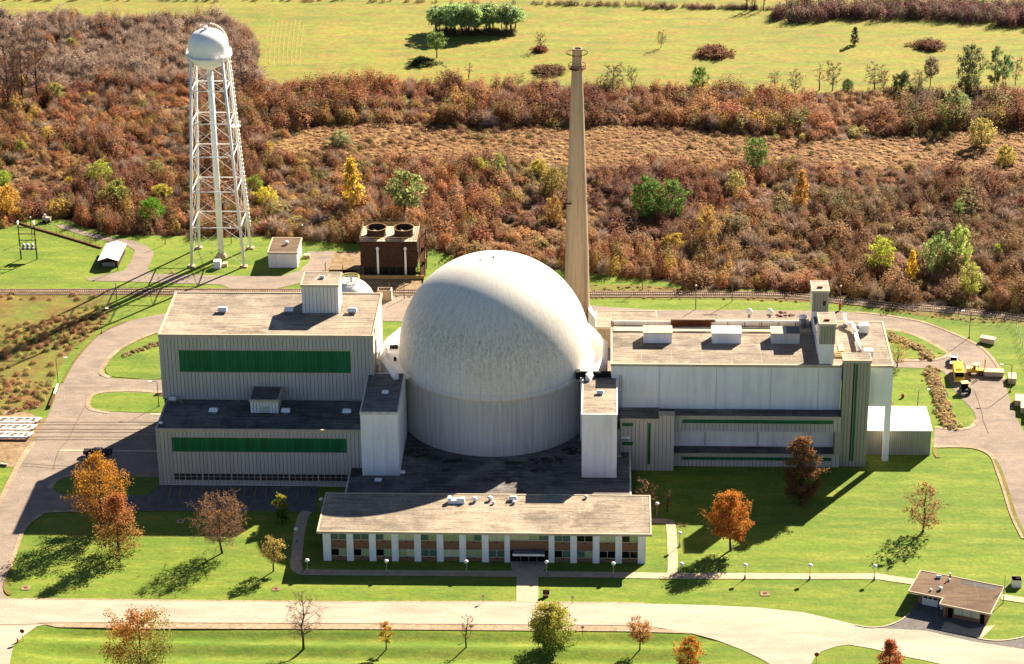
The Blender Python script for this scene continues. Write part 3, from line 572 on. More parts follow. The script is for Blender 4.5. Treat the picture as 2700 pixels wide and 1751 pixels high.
for fl, (z0, z1) in enumerate(((5.18, 6.72), (1.25, 2.85))):
    for i, (x0, x1) in enumerate(bays):
        cs = code[i+12*fl]; fr = MB(); t_ = .09
        fr.box(x0, x1, YO+.1, YO+.34, z0-t_*1.6, z0); fr.box(x0, x1, YO+.12, YO+.34, z1, z1+t_*.8); fr.box((x0+x1)/2-.06, (x0+x1)/2+.06, YO+.14, YO+.33, z0, z1); wdw = fr.build('window', M['cream'], b)
        for j, (a, c) in enumerate(((x0, (x0+x1)/2-.06), ((x0+x1)/2+.06, x1))):
            MB().box(a, c, YO+.24, YO+.3, z0, z1).build('pane', M[gl[cs[j]]], wdw)
        zz = 4.55 if fl == 0 else .75
        MB().box((x0+x1)/2-.3, (x0+x1)/2+.3, YO+.29, YO+.36, zz, zz+.16).build('air_grille', M['dark'], b)
fr = MB(); fr.box(5.75, 14.1, YO+.1, YO+.34, 5.3, 5.45)
for k in (1, 2, 3): xx = 5.75+8.35*k/4; fr.box(xx-.06, xx+.06, YO+.14, YO+.33, 5.45, 6.85)
wdw = fr.build('window', M['cream'], b)
for k, c in enumerate('ppgt'): MB().box(5.75+8.35*k/4+.06, 5.75+8.35*(k+1)/4-.06, YO+.24, YO+.3, 5.45, 6.85).build('pane', M[gl[c]], wdw)
MB().box(6.45, 13.25, YO-1.9, YO+.3, 2.75, 3.1).build('entrance_canopy', M['tar_roof'], b); MB().box(6.4, 13.3, YO-2.0, YO-1.86, 2.7, 3.16).build('canopy_fascia', M['white_wall'], b)
dr = MB().box(5.9, 13.95, YO+.2, YO+.33, .1, 2.7).build('entrance_glazing', M['glass_dark'], b)
m = MB(); [m.box(x-.05, x+.05, YO+.12, YO+.22, .1, 2.7) for x in (8.0, 9.8, 11.6)]; m.box(5.9,13.95,YO+.12,YO+.22,.1,.2); m.build('glazing_bar', M['steel'], dr)
for x0, y0, w_, k, lb in ((-5.5,-49.6,1.5,'box','low white air unit joined to a taller one on the office roof'), (-2.4,-49.2,1.3,'cap','round white cap vent at the end of the office roof air units'), (.9,-48.6,1.2,'cap','white cap vent alone in the middle of the office roof'), (1.7,-50.2,.8,'cap','small white cap vent in front of the middle office roof vent'), (6.0,-48.4,1.5,'box','white hooded vent at the middle of the office roof edge'), (6.2,-50.0,.9,'cap','small white cap vent in front of the hooded office roof vent'), (22.0,-47.2,.9,'cap','grey cap vent where the shadow ends on the office roof')):
    vent(x0, y0, 7.42, lb, w_, None, k)
t = thing('roof_air_handler', 'long white air handler block on the office roof', 'air handler', (-7.2, -49.6, 7.42)); MB().box(-1.1,2.6,-.6,.6,0,.8).build('cabinet', M['white_paint'], t); MB().box(-1.1,-.3,-.6,.6,.8,1.35).build('intake', M['white_paint'], t); MB().box(1.9,2.6,-.5,.5,.8,1.2).build('intake', M['white_paint'], t)
t = thing('roof_hatch', 'flat grey skylight frame in the shade at the office roof rear edge', 'skylight'); MB().box(13.0,16.6,-48.6,-46.6,7.42,7.75).build('curb', M['steel'], t); MB().box(13.2,16.4,-48.4,-46.8,7.75,7.82).build('pane', M['glass_teal'], t)
# ---------------------------------------------------------------- white concrete hall (right)
b = thing('concrete_hall', 'long white concrete panel hall with ribbed lower storeys and green strips', 'building')
MB().box(27.5, 80.2, -13.0, 11.5, 0, 24.0).build('wall', M['concrete'], b); MB().box(80.0, 91.7, -13.0, 11.5, 20.6, 23.99).build('wall', M['white_wall'], b)
sx = [27.45, 38.47, 51.6, 64.1, 75.0, 80.2]
for x0, x1 in zip(sx, sx[1:]): MB().box(x0+.05, x1-.05, -13.24, -12.98, 13.05, 24.05).build('wall_panel', M['white_wall'], b)
for x in (31.0, 45.0, 57.8, 61.1, 70.2): MB().box(x-.025, x+.025, -13.255, -13.2, 13.05, 24.0).build('panel_joint', M['concrete'], b)
MB().box(86.3, 91.9, -13.5, -12.9, 14.15, 24.05).build('hanging_wall_panel', M['white_wall'], b); MB().box(90.52, 91.95, -13.51, -12.5, 0, 14.16).build('pillar', M['white_wall'], b)
for x in (87.2, 90.8): MB().box(x-.4, x+.4, 9.6, 10.6, 0, 20.6).build('column', M['concrete'], b)
r = roof(b, 27.4, 91.95, -13.45, 11.6, 24.4, 'roof', .12, .3, 'cream')
# lower front block with deep recess
panels(b, 42.0, 80.25, 9.45, 13.0, -17.24, M['siding'], .87, [(43.9, 78.45, 11.35, 12.28)]); band(b, 43.9, 78.45, 11.35, 12.28, -17.24, .87)
panels(b, 42.0, 80.25, .2, 3.45, -17.24, M['siding'], .87, [(44.0, 78.45, 1.85, 2.7)]); band(b, 44.0, 78.45, 1.85, 2.7, -17.24, .87)
MB().box(42.0, 80.3, -17.12, -12.9, 9.5, 12.75).build('upper_gallery', M['seam'], b); MB().box(42.0, 80.3, -17.12, -12.9, 0, 3.3).build('lower_gallery', M['seam'], b)
MB().box(41.9, 80.3, -17.36, -13.0, 12.75, 13.07).build('gallery_roof', M['tar_roof'], b); MB().box(41.9, 80.3, -17.36, -13.0, 3.3, 3.52).build('ledge_roof', M['tar_roof'], b); MB().box(41.9, 80.3, -17.34, -13.0, 9.3, 9.5).build('soffit', M['siding'], b)
for x0, x1 in zip((42.0, 49.3, 61.5, 73.6), (49.3, 61.5, 73.6, 79.0)): MB().box(x0+.06, x1-.06, -13.35, -12.95, 3.52, 9.3).build('recess_panel', M['white_wall'], b)
for x in (49.3, 61.5, 73.6): MB().box(x-.16, x+.16, -13.6, -13.2, 3.52, 9.3).build('downpipe', M['siding'], b)
MB().box(79.0, 80.3, -17.2, -13.0, 3.4, 9.4).build('recess_end', M['siding_cool'], b)
# left ribbed bay
panels(b, 29.5, 38.4, .1, 13.2, -19.4, M['siding'], .855, [(29.98, 32.5, 11.5, 12.35), (30.0, 32.5, 6.6, 7.55), (35.88, 36.6, 1.75, 12.35)]); panels(b, 38.4, 41.97, .1, 14.15, -19.4, M['siding'], .87)
MB().box(29.5, 41.9, -19.28, -13.0, 0, 13.0).build('bay_wall', M['seam'], b); MB().box(38.45, 41.9, -19.25, -17.0, 12.9, 14.0).build('bay_wall', M['seam'], b)
for x0, x1, z0, z1 in ((29.98, 32.5, 11.5, 12.35), (30.0, 32.5, 6.6, 7.55)): MB().box(x0, x1, -19.42, -19.3, z0, z1).build('green_panel', M['green'], b); trim(b, x0, x1, z0, z1, -19.44, 'cream', .09)
MB().box(35.92, 36.55, -19.42, -19.3, 1.75, 12.35).build('green_panel', M['green'], b); trim(b, 35.92, 36.55, 1.75, 12.35, -19.44, 'cream', .09)
MB().box(29.4, 38.5, -19.52, -13.1, 13.0, 13.3).build('bay_roof', M['tar_roof'], b); MB().box(38.35, 42.05, -19.5, -17.0, 13.95, 14.25).build('bay_roof', M['cream'], b); MB().box(29.4, 38.4, -19.6, -19.3, 12.98, 13.42).build('bay_roof_edge', M['cream'], b)
MB().box(42.2, 80.2, -17.42, -17.2, 12.7, 13.25).build('gallery_edge', M['cream'], b); MB().box(42.2, 80.2, -17.42, -17.2, 3.3, 3.62).build('ledge_edge', M['cream'], b)
t = thing('air_conditioner', 'white wall air unit above the lower green strip of the ribbed bay', 'air unit', (30.7, -20.0, 8.3)); MB().box(-1.1,1.1,-.7,.55,0,.7).build('cabinet', M['white_paint'], t); MB().box(-1.0,1.0,-.74,-.7,.1,.6).build('grille', M['steel'], t)
t = thing('wall_duct', 'pale sectioned duct climbing between white tower and ribbed bay', 'duct', (29.3, -21.5, 4.8))
for k in range(5): MB().box(-.5, .45, -.6, .5, .6+k*1.25, .6+k*1.25+1.15).build('section', M['steel'], t)
MB().lathe([(.55,-.5),(.55,.5)], 10, 0, 0).build('elbow', M['cream'], t, True)
# stair tower
s = thing('stair_tower', 'tall narrow ribbed stair tower with one vertical green glass strip', 'tower')
MB().box(80.3, 86.3, -16.45, -12.6, 0, 26.8).build('wall', M['seam'], s); panels(s, 80.2, 86.4, .1, 26.75, -16.57, M['siding_cool'], .78, [(82.9, 83.6, 1.6, 26.3)]); side_panels(s, -16.5, -12.7, .1, 26.75, 86.35, M['white_siding'], .95)
MB().box(82.98, 83.52, -16.62, -16.4, 1.6, 26.3).build('green_panel', M['green'], s); trim(s, 82.98, 83.52, 1.6, 26.3, -16.6, 'siding_cool', .1); roof(s, 80.15, 86.45, -16.62, -12.6, 27.15, 'roof', .08, .18)
# lift towers
def lift(x0, x1, y0, y1, zb, zm, zt, label):
    t = thing('lift_tower', label, 'tower'); MB().box(x0+.35, x1-.2, y0+.05, y1-.1, zb, zm).build('base', M['white_wall'], t); MB().box(x0+.1, x1-.1, y0+.12, y1-.1, zm, zt-.3).build('wall', M['seam'], t)
    panels(t, x0, x1, zm, zt-.3, y0, M['siding_cool'], .62, name='siding_panel'); side_panels(t, y0+.1, y1-.1, zm, zt-.3, x1-.05, M['white_siding'], .9); side_panels(t, y0+.1, y1-.1, zm, zt-.3, x0+.05, M['white_siding'], .9, -1)
    roof(t, x0-.05, x1+.05, y0-.05, y1, zt, 'roof', .06, .15); MB().box((x0+x1)/2-.7, (x0+x1)/2+.5, y0+1.6, y0+2.1, zt, zt+.35).build('roof_hatch', M['rust'], t); return t
lift(74.7, 78.45, -12.95, -6.7, 24.4, 29.5, 34.6, 'ribbed lift tower on a white base at the front edge of the concrete hall roof')
t = lift(74.5, 78.4, 5.9, 12.1, 24.4, 29.4, 34.7, 'ribbed lift tower with a small black window at the rear of the hall roof')
MB().box(77.05, 77.65, 5.83, 5.95, 31.0, 32.2).build('window', M['glass_dark'], t)
t = thing('roof_corridor', 'narrow white corridor wall joining the two lift towers', 'corridor'); MB().box(75.0, 78.1, -6.8, 6.0, 24.4, 27.9).build('wall', M['white_wall'], t); MB().box(74.95, 78.15, -6.8, 6.0, 27.9, 28.1).build('roof', M['tar_roof'], t)
# plant boxes on the roof
for x0, x1, lb, w2 in ((34.95, 41.55, 'cream-topped plant box on the hall roof, first from the dome', 'cream'), (50.95, 57.7, 'bright white-topped plant box in the middle of the hall roof', 'white_paint'), (64.7, 71.3, 'stained plant box with shadow painted over half its top next to the lift tower', 'cream')):
    t = thing('roof_plant_box', lb, 'plant box'); MB().box(x0, x1, -1.55, 2.45, 24.4, 26.9).build('wall', M['white_wall'] if 'stained' not in lb else M['concrete'], t); MB().box(x0-.12, x1+.12, -1.7, 2.55, 26.9, 27.12).build('lid', M[w2], t)
    if 'stained' in lb: MB().box(68.3, 71.35, -1.68, 2.53, 27.12, 27.15).build('lid_shadow', M['tar_roof'], t)  # shadow of the rear lift tower, painted as a dark sheet on the lid
t = thing('roof_monitor', 'long pale ledge with rusty pipe rack behind the plant boxes', 'pipe rack'); MB().box(27.9, 74.4, 4.7, 7.0, 24.4, 24.75).build('ledge', M['cream'], t)
MB().box(41.6, 51.0, 8.35, 8.6, 24.4, 25.7).build('rusty_screen', M['rust'], t); MB().box(28.0, 74.4, 8.6, 8.9, 24.4, 25.5).build('kerb_wall', M['concrete'], t); MB().tube((41.5,8.0,25.9),(52.0,8.0,25.95),.32,.32,8).build('rusty_pipe', M['rust'], t); MB().tube((52.0,8.0,25.95),(74,8.0,25.9),.3,.3,8).build('white_pipe', M['white_paint'], t)
for x in (43,47,51,55,59,63,67,71): MB().tube((x,7.8,24.4),(x,7.8,25.8),.1,.1,5).build('bracket', M['rust'], t)
t = thing('rear_parapet', 'raised tan rear strip of the concrete hall roof', 'parapet'); MB().box(27.6, 74.3, 9.0, 11.4, 24.4, 25.3).build('wall', M['roof'], t)
t = thing('roof_exhaust', 'fat silver exhaust cylinder in the shade by the rear lift tower', 'exhaust', (72.6, 7.4, 24.4)); MB().tube((0,0,0),(0,0,3.0),.85,.85,14).build('drum', M['steel'], t, True); MB().lathe([(.95,2.8),(1.0,3.2),(.01,3.7)],14).build('cap', M['white_paint'], t, True)
t = thing('roof_duct', 'long bent white duct snaking over the hall roof', 'duct')
P = [G(2080+x*.16851, 720+y*.16851, 25.6) for x, y in ((872,715),(885,772),(1008,815),(1050,960),(1108,1215))]
for a, c in zip(P, P[1:]): MB().tube(a, c, .48, .48, 10).build('section', M['white_paint'], t, True)
MB().tube(P[0], P[0]+np.array([0,0,1.3]), .45, .45, 10).build('upstand', M['white_paint'], t)
for q in (P[1], P[3], P[4]): MB().box(q[0]-.5, q[0]+.5, q[1]-.12, q[1]+.12, 24.4, 25.4).build('stand', M['steel'], t)
t = thing('roof_fan_unit', 'cubic white fan unit fed by the bent roof duct', 'fan unit', (86.8, 5.2, 24.4)); MB().box(-1.1,1.1,-1.0,1.0,.35,2.2).build('cabinet', M['white_paint'], t); MB().box(-.9,.9,-.8,.8,0,.35).build('frame', M['steel'], t); MB().tube((-2.3,.2,1.2),(-1.1,.2,1.2),.4,.4,8).build('inlet', M['steel'], t)
t = thing('roof_fan_unit', 'flat-topped white fan unit behind the stair tower', 'fan unit', (86.6, -8.6, 24.4)); MB().box(-1.0,1.0,-.9,.9,.3,1.9).build('cabinet', M['white_paint'], t); MB().box(-.8,.8,-.7,.7,0,.3).build('frame', M['steel'], t); MB().path([(-2.6,.3,1.2),(-1.8,0,1.0),(-1,0,1.0)],.18,6).build('hose', M['dark'], t)
t = thing('timber_stack', 'stacked tan timbers and pallets between lift and stair towers', 'timber stack', (0,0,24.4))
for k in range(5): MB().box(78.9, 81.9, -9.3+k*.5, -8.9+k*.5, .0+.12*(k % 2), .45+.12*(k % 2)).build('timber', M['tan_wood'], t)
MB().box(80.1,81.3,-5.6,-1.6,0,.25).build('pallet', M['pale_yellow'], t)
# ---------------------------------------------------------------- corrugated shed under the overhang
b = thing('corrugated_shed', 'low corrugated shed with bright white roof behind the lone pillar', 'building')
MB().box(87.1, 101.9, -10.2, 2.4, 0, 6.3).build('wall', M['seam'], b); panels(b, 87.0, 102.0, .05, 6.3, -10.32, M['siding_cool'], .5, name='corrugated_sheet', gap=.06); side_panels(b, -10.2, 2.4, .05, 6.3, 101.95, M['white_siding'], .6)
m = MB(); m.add([(86.9,-10.5,6.3),(102.15,-10.5,6.3),(102.15,-4,6.75),(86.9,-4,6.75),(86.9,2.6,6.3),(102.15,2.6,6.3),(86.9,-10.5,6.5),(102.15,-10.5,6.5),(102.15,-4,6.95),(86.9,-4,6.95),(86.9,2.6,6.5),(102.15,2.6,6.5)], [(6,7,8,9),(9,8,11,10),(0,1,7,6),(1,2,8,7),(2,5,11,8),(0,6,9,3),(3,9,10,4),(4,10,11,5)]); m.build('roof', M['white_paint'], b)
# ---------------------------------------------------------------- low rear building and stack
b = thing('rear_annex', 'low flat tan-roofed annex beside the foot of the chimney', 'building'); MB().box(23.7, 39.1, 49.2, 59.4, 0, 5.7).build('wall', M['stack'], b); roof(b, 23.6, 39.2, 49.0, 59.5, 6.0, 'roof', .12, .22)
vent(31.2, 51.0, 6.0, 'white hooded vent on the low annex roof by the chimney', 1.7)
c = thing('chimney', 'very tall tapering tan concrete chimney behind the dome', 'chimney', (18.55, 62.0, 0))
zz = [0, 20, 34, 48, 60, 71.5]; rad = [3.45, 3.08, 2.62, 2.18, 1.76, 1.34]
for k in range(5): MB().lathe([(rad[k], zz[k]), (rad[k+1], zz[k+1])], 48).build('shaft_section', M['stack'], c, True)
for k in range(1, 5): MB().lathe([(rad[k]+.0, zz[k]-.12), (rad[k]+.035, zz[k]-.1), (rad[k]+.03, zz[k]+.1), (rad[k]-.02, zz[k]+.12)], 48).build('pour_joint', M['stack'], c)
MB().lathe([(1.34,71.5),(1.24,72.6),(1.2,75.7),(1.32,75.75),(1.32,76.1),(1.0,76.1),(1.0,72.5),(.01,72.5)], 32).build('crown', M['stack'], c, True)
MB().lathe([(2.05,70.9),(2.15,70.9),(2.15,71.05),(1.3,71.05),(1.3,70.9),(2.05,70.9)], 24).build('gallery', M['rust'], c)
for zr_, rr_ in ((75.0, 2.72), (72.0, 2.15)):
    m = MB(); q = [(rr_*math.cos(2*math.pi*i/24), rr_*math.sin(2*math.pi*i/24), zr_) for i in range(25)]; m.path(q, .1, 5); m.build('guard_ring', M['rust'], c)
for i in range(6): a = 2*math.pi*i/6; MB().path([(2.1*math.cos(a),2.1*math.sin(a),70.9),(2.15*math.cos(a),2.15*math.sin(a),72.0)],.07,5).build('gallery_post', M['rust'], c); MB().path([(1.25*math.cos(a),1.25*math.sin(a),74.2),(2.7*math.cos(a),2.7*math.sin(a),75.0)],.07,5).build('ring_bracket', M['rust'], c)
for a in (math.pi*1.08, -.12*math.pi, math.pi*.9, .1*math.pi):
    m = MB(); m.path([(2.5*math.cos(a),2.5*math.sin(a),36.0),(3.7*math.cos(a),3.7*math.sin(a),36.4),(3.7*math.cos(a),3.7*math.sin(a),37.6),(2.5*math.cos(a),2.5*math.sin(a),37.8)],.09,5); m.build('mid_bracket', M['rust'], c)
MB().box(-3.5,-1.3,-2.9,-2.5,35.6,35.85).build('mid_platform', M['dark'], c)
MB().add([(3.0,-2.2,0),(5.0,-2.2,0),(5.0,1.2,0),(3.0,1.2,0),(3.0,-2.2,6.4),(4.9,-2.2,3.4),(4.9,1.2,3.4),(3.0,1.2,6.4)],[(0,3,2,1),(4,5,6,7),(0,1,5,4),(1,2,6,5),(2,3,7,6),(3,0,4,7)]).build('flue_inlet', M['white_wall'], c)
# ================================================================== WATER TOWER
t = thing('water_tower', 'tall white water tower on four braced legs with a domed tank', 'water tower', (-81.8, 109.0, 0))
WP = M['white_paint']; HX0, HY0, HX1, HY1, ZL = 7.35, 6.85, 4.35, 4.2, 57.5
def legp(sx_, sy_, z): k = z/ZL; return (sx_*(HX0+(HX1-HX0)*k), sy_*(HY0+(HY1-HY0)*k), z)
lev = [11.4, 21.8, 31.8, 41.2, 50.4]; SG = [(-1,-1),(1,-1),(1,1),(-1,1)]
for s in SG:
    MB().tube(legp(*s, .3), legp(*s, ZL+2.4), .40, .36, 12).build('leg', WP, t, True); q = legp(*s, 0); MB().box(q[0]-.9,q[0]+.9,q[1]-.9,q[1]+.9,0,.45).build('footing', M['path'], t)
for z in lev:
    for a, c in zip(SG, SG[1:]+SG[:1]): MB().tube(legp(*a, z), legp(*c, z), .16, .16, 8).build('strut', WP, t)
zs_ = [.5]+lev+[ZL]
for z0, z1 in zip(zs_, zs_[1:]):
    for a, c in zip(SG, SG[1:]+SG[:1]):
        MB().tube(legp(*a, z0), legp(*c, z1), .05, .05, 5).build('brace_rod', WP, t); MB().tube(legp(*c, z0), legp(*a, z1), .05, .05, 5).build('brace_rod', WP, t)
for z in lev: MB().path([legp(-1,-1,z),(0,0,z+.2),legp(1,1,z)], .035, 4).build('spider_rod', WP, t); MB().path([legp(1,-1,z),(0,0,z+.2),legp(-1,1,z)], .035, 4).build('spider_rod', WP, t)
MB().tube((0,0,.4),(0,0,56.4),.85,.85,16).build('riser', WP, t, True); MB().lathe([(1.5,0),(1.5,.7),(1.0,1.4)],16).build('riser_foot', M['path'], t, True)
tank = [(.9,55.6),(2.0,55.8),(3.4,56.5),(4.6,57.6),(5.3,58.8),(5.45,59.5),(5.45,62.0),(5.3,63.2),(4.8,64.4),(3.9,65.4),(2.7,66.1),(1.4,66.5),(.01,66.6)]
MB().lathe(tank, 64).build('tank', WP, t, True)
MB().lathe([(5.4,59.2),(6.3,59.25),(6.35,59.5),(6.3,59.75),(6.2,59.5),(5.4,59.45)], 48).build('catwalk', WP, t)
for k in range(24):
    a = 2*math.pi*k/24; MB().tube((6.25*math.cos(a),6.25*math.sin(a),59.5),(6.25*math.cos(a),6.25*math.sin(a),60.6),.045,.045,4).build('rail_post', WP, t)
for z in (60.1, 60.6): MB().path([(6.25*math.cos(2*math.pi*k/36),6.25*math.sin(2*math.pi*k/36),z) for k in range(37)], .045, 4).build('handrail', WP, t)
MB().tube((-.3,0,66.5),(-.3,0,67.3),.6,.6,12).build('top_vent', WP, t); MB().path([(-.3,0,67.3),(-.3,0,68.4)],.08,5).build('beacon', WP, t)
MB().path([(-1.0+.9*math.cos(a),.9*math.sin(a),67.6) for a in [math.pi*k/6 for k in range(13)]],.05,4).build('vent_guard', WP, t)
m = MB(); q = [(5.6*math.sin(R_(e)), 0., 61.0+5.9*math.cos(R_(e))+1.0) for e in range(8, 88, 8)]
for dy in (-.35, .35): m.path([(p_[0]*.96, p_[1]+dy+1.2, p_[2]) for p_ in q], .05, 4)
for p_ in q: m.tube((p_[0]*.96, p_[1]+.85, p_[2]), (p_[0]*.96, p_[1]+1.55, p_[2]), .04, .04, 4); m.tube((p_[0]*.96, 1.2, p_[2]), (p_[0]*.9, 1.2, p_[2]-1.1), .04, .04, 4)
m.build('dome_ladder', WP, t)
m = MB()
def lp(z): q = legp(1, 1, z); return Vector((q[0]+.75, q[1]-.1, z))
for o_ in (-.22, .22): m.tube(lp(7)+Vector((0,o_,0)), lp(60)+Vector((0,o_,0)), .055, .055, 4)
z = 7.0
while z < 60: m.tube(lp(z)+Vector((-.0,-.22,0)), lp(z)+Vector((0,.22,0)), .05, .05, 4); z += .5
m.build('leg_ladder', WP, t)
z = 8.5
while z < 58: MB().box(-.22,.22,-.3,.3,0,.05).build('cage_hoop', WP, t, loc=tuple(lp(z))); z += 1.25
q = legp(1, 1, 37.2); MB().lathe([(.5,-.2),(1.35,-.2),(1.4,.1),(.5,.1)],18).build('balcony', WP, t, loc=q); MB().path([(1.35*math.cos(2*math.pi*k/14),1.35*math.sin(2*math.pi*k/14),1.1) for k in range(15)],.05,4).build('balcony_rail', WP, t, loc=q)
t = thing('valve_house', 'small white valve box at the foot of the water tower riser', 'valve box', tuple(G(440+540*.2463, 380+1335*.2463))); MB().box(-1.0,1.0,-.2,1.6,0,2.3).build('cabinet', WP, t); MB().box(1.2,2.6,1.2,3.2,0,.9).build('concrete_pad', M['path'], t)
# ================================================================== PUMP HOUSE, COOLING TOWER, TANK
b = thing('pump_house', 'small streaked white pump house with flat brown roof', 'building'); MB().box(-67.5,-59.5,101.6,112.4,0,4.45).build('wall', M['white_wall'], b); roof(b,-67.6,-59.35,101.5,112.5,4.65,'brown_roof',.1,.18)
for x in (-65.4,-62.0): MB().box(x-.05,x+.05,101.57,101.62,.1,4.3).build('rain_pipe', M['concrete'], b)
MB().box(-59.52,-59.42,106.5,107.7,0,2.2).build('door', M['brown_wood'], b); MB().box(-58.6,-56.9,108.6,110.2,0,.9).build('steps', M['path'], b)
vent(-63.0, 107.4, 4.65, 'white cap vent on the brown pump house roof', 1.3, None, 'cap')
c = thing('cooling_tower', 'dark brown timber cooling tower with two fan stacks and white pipes', 'cooling tower')
X0, X1, Y0, Y1, ZT = -41.25, -25.6, 95.9, 107.2, 10.4
MB().box(X0+.12, X1-.12, Y0+.12, Y1-.1, 2.8, ZT-.15).build('wall', M['dark'], c); MB().box(X0+.8, X1-.8, Y0+1.2, Y1-.8, 0, 2.9).build('louvre_void', M['dark'], c)
for k in range(8):
    z0 = 2.8+k*.95
    for j in range(4):
        xa = X0+(X1-X0)*j/4; o = MB().box(xa+.03, xa+(X1-X0)/4-.03, Y0, Y0+.1, z0+.04, z0+.91).build('cladding_board', M['brown_wood'], c)
    MB().box(X1-.1, X1, Y0+.1, Y1, z0+.04, z0+.91).build('cladding_board', M['brown_wood'], c); MB().box(X0, X0+.1, Y0+.1, Y1, z0+.04, z0+.91).build('cladding_board', M['brown_wood'], c)
for j in range(9): x = X0+(X1-X0)*j/8; MB().box(x-.12,x+.12,Y0+.2,Y0+.45,0,2.85).build('leg_post', M['brown_wood'], c)
MB().box(X0, X1, Y0, Y1, ZT-.15, ZT).build('deck', M['cream'], c)
for xc in (-37.1, -29.55):
    f_ = MB().lathe([(2.75,ZT),(2.55,ZT+.8),(2.6,ZT+1.6),(2.85,ZT+2.3),(2.75,ZT+2.3),(2.5,ZT+1.6),(2.45,ZT+.6)],36,xc,100.6).build('fan_stack', M['brown_wood'], c, True)
    MB().lathe([(2.9,ZT+2.22),(2.92,ZT+2.36),(2.72,ZT+2.36),(2.7,ZT+2.22)],36,xc,100.6).build('rim', M['tan_wood'], f_); MB().lathe([(2.4,ZT+.15),(.01,ZT+.15)],24,xc,100.6).build('throat', M['dark'], f_)
    for q in range(4):
        a = q*math.pi/2+.5; MB().beam((xc,100.6,ZT+1.0),(xc+2.2*math.cos(a),100.6+2.2*math.sin(a),ZT+1.1),.5,.08).build('fan_blade', M['cream'], f_)
    MB().tube((xc,100.6,ZT+.7),(xc,100.6,ZT+1.3),.35,.3,10).build('fan_hub', M['steel'], f_)
for x in (-36.45, -28.85): p_ = MB().tube((x,Y0-.35,.2),(x,Y0-.35,8.4),.3,.3,10).build('white_pipe', WP, c, True); MB().lathe([(.42,8.2),(.48,8.5),(.3,8.85),(.01,8.9)],10,x,Y0-.35).build('pipe_cap', WP, p_, True)
MB().box(X0-.4,X1+1.9,Y0-2.0,Y0-1.6,.0,1.1).build('basin_wall', M['tan_wood'], c)
for a, d_ in (((X0,Y0),(X1,Y0)),((X1,Y0),(X1,Y1)),((X0,Y1),(X1,Y1)),((X0,Y0),(X0,Y1))):
    for z in (.6, 1.15): MB().beam((a[0],a[1],ZT+z),(d_[0],d_[1],ZT+z),.09).build('handrail', M['tan_wood'], c)
for j in range(9): x = X0+(X1-X0)*j/8; MB().box(x-.06,x+.06,Y0-.02,Y0+.1,ZT,ZT+1.2).build('rail_post', M['tan_wood'], c)
for x, y in ((X1+.7,Y0+.3),(X1+2.0,Y0+.3),(X1+.7,Y0+6),(X1+2.0,Y0+6)): MB().box(x-.12,x+.12,y-.12,y+.12,0,ZT+1.0).build('stair_post', M['brown_wood'], c)
for k in range(5): z = k*2.1; (ya, yb) = (Y0+.4, Y0+5.9) if k % 2 == 0 else (Y0+5.9, Y0+.4); MB().beam((X1+1.35,ya,z),(X1+1.35,yb,z+2.1),1.1,.18).build('stair_flight', M['rust'], c); MB().beam((X1+.75,ya,z+1),(X1+.75,yb,z+3.1),.12).build('stair_rail', M['rust'], c)
t = thing('gas_holder', 'white domed holder tank with yellow-railed top platform behind the hall', 'tank', (-41.5, 71.0, .1))
MB().lathe([(6.7,0),(6.7,2.5),(6.3,4.4),(5.5,6.2),(4.2,7.8),(2.9,8.8),(2.4,8.95)],48).build('shell', WP, t, True); MB().lathe([(2.5,8.9),(2.5,9.1),(.01,9.15)],24).build('top_platform', M['white_paint'], t)
for z in (9.7,10.3): MB().path([(2.45*math.cos(2*math.pi*k/20),2.45*math.sin(2*math.pi*k/20),z) for k in range(21)],.09,5).build('yellow_rail', M['pale_yellow'], t)
for k in range(10): a = 2*math.pi*k/10; MB().tube((2.45*math.cos(a),2.45*math.sin(a),9.1),(2.45*math.cos(a),2.45*math.sin(a),10.3),.07,.07,5).build('rail_post', M['pale_yellow'], t)
MB().tube((.3,-.4,9.1),(.3,-.4,10.8),.28,.28,8).build('valve', M['steel'], t)
# pipe yard between pump house and cooling tower
yd = thing('pipe_yard', 'fenced yard of rusty pipes and pumps beside the cooling tower', 'pipework')
for k in range(5): MB().tube((-50.2,88.5+k*2.0,1.2),(-42.2,88.5+k*2.0+.4,1.2),.42,.42,8).build('pipe', M['stack'] if k % 2 else M['brown_wood'], yd, True)
for x in (-50.0,-46.5,-43.0): MB().box(x-.2,x+.2,87.6,97.6,0,.9).build('pipe_saddle', M['rust'], yd)
for x, y, h in ((-51.2,87,3.4),(-51.2,92,3.4),(-51.2,97.5,3.4),(-46.5,97.9,2.6)): MB().tube((x,y,0),(x,y,h),.12,.12,6).build('post', M['pole'], yd)
MB().tube((-45.0,89.8,0),(-45.0,89.8,2.8),.5,.5,10).build('pump', M['dark'], yd, True); MB().box(-44.2,-43.1,89.0,90.3,0,2.2).build('motor', M['tan_wood'], yd)
MB().path([(-47.8,86.8,0),(-47.6,87.0,2.8),(-46.4,87.6,3.6),(-45.2,88.4,2.4)],.14,6).build('bent_pipe', M['steel'], yd)
g_ = thing('pipe_gantry', 'white overhead pipe rack on posts above the holder tank', 'pipe rack')
MB().tube((-50.2,82.2,5.2),(-41.6,82.0,5.2),.32,.32,8).build('pipe', WP, g_, True)
for x in (-49.5,-45.8,-44.0,-42.0): MB().tube((x,82.1,0),(x,82.1,5.2),.16,.16,6).build('post', WP, g_)
t = thing('brick_pillbox', 'small roofless tan block hut with one white side near the railway', 'hut', (-33.3, 79.6, 0))
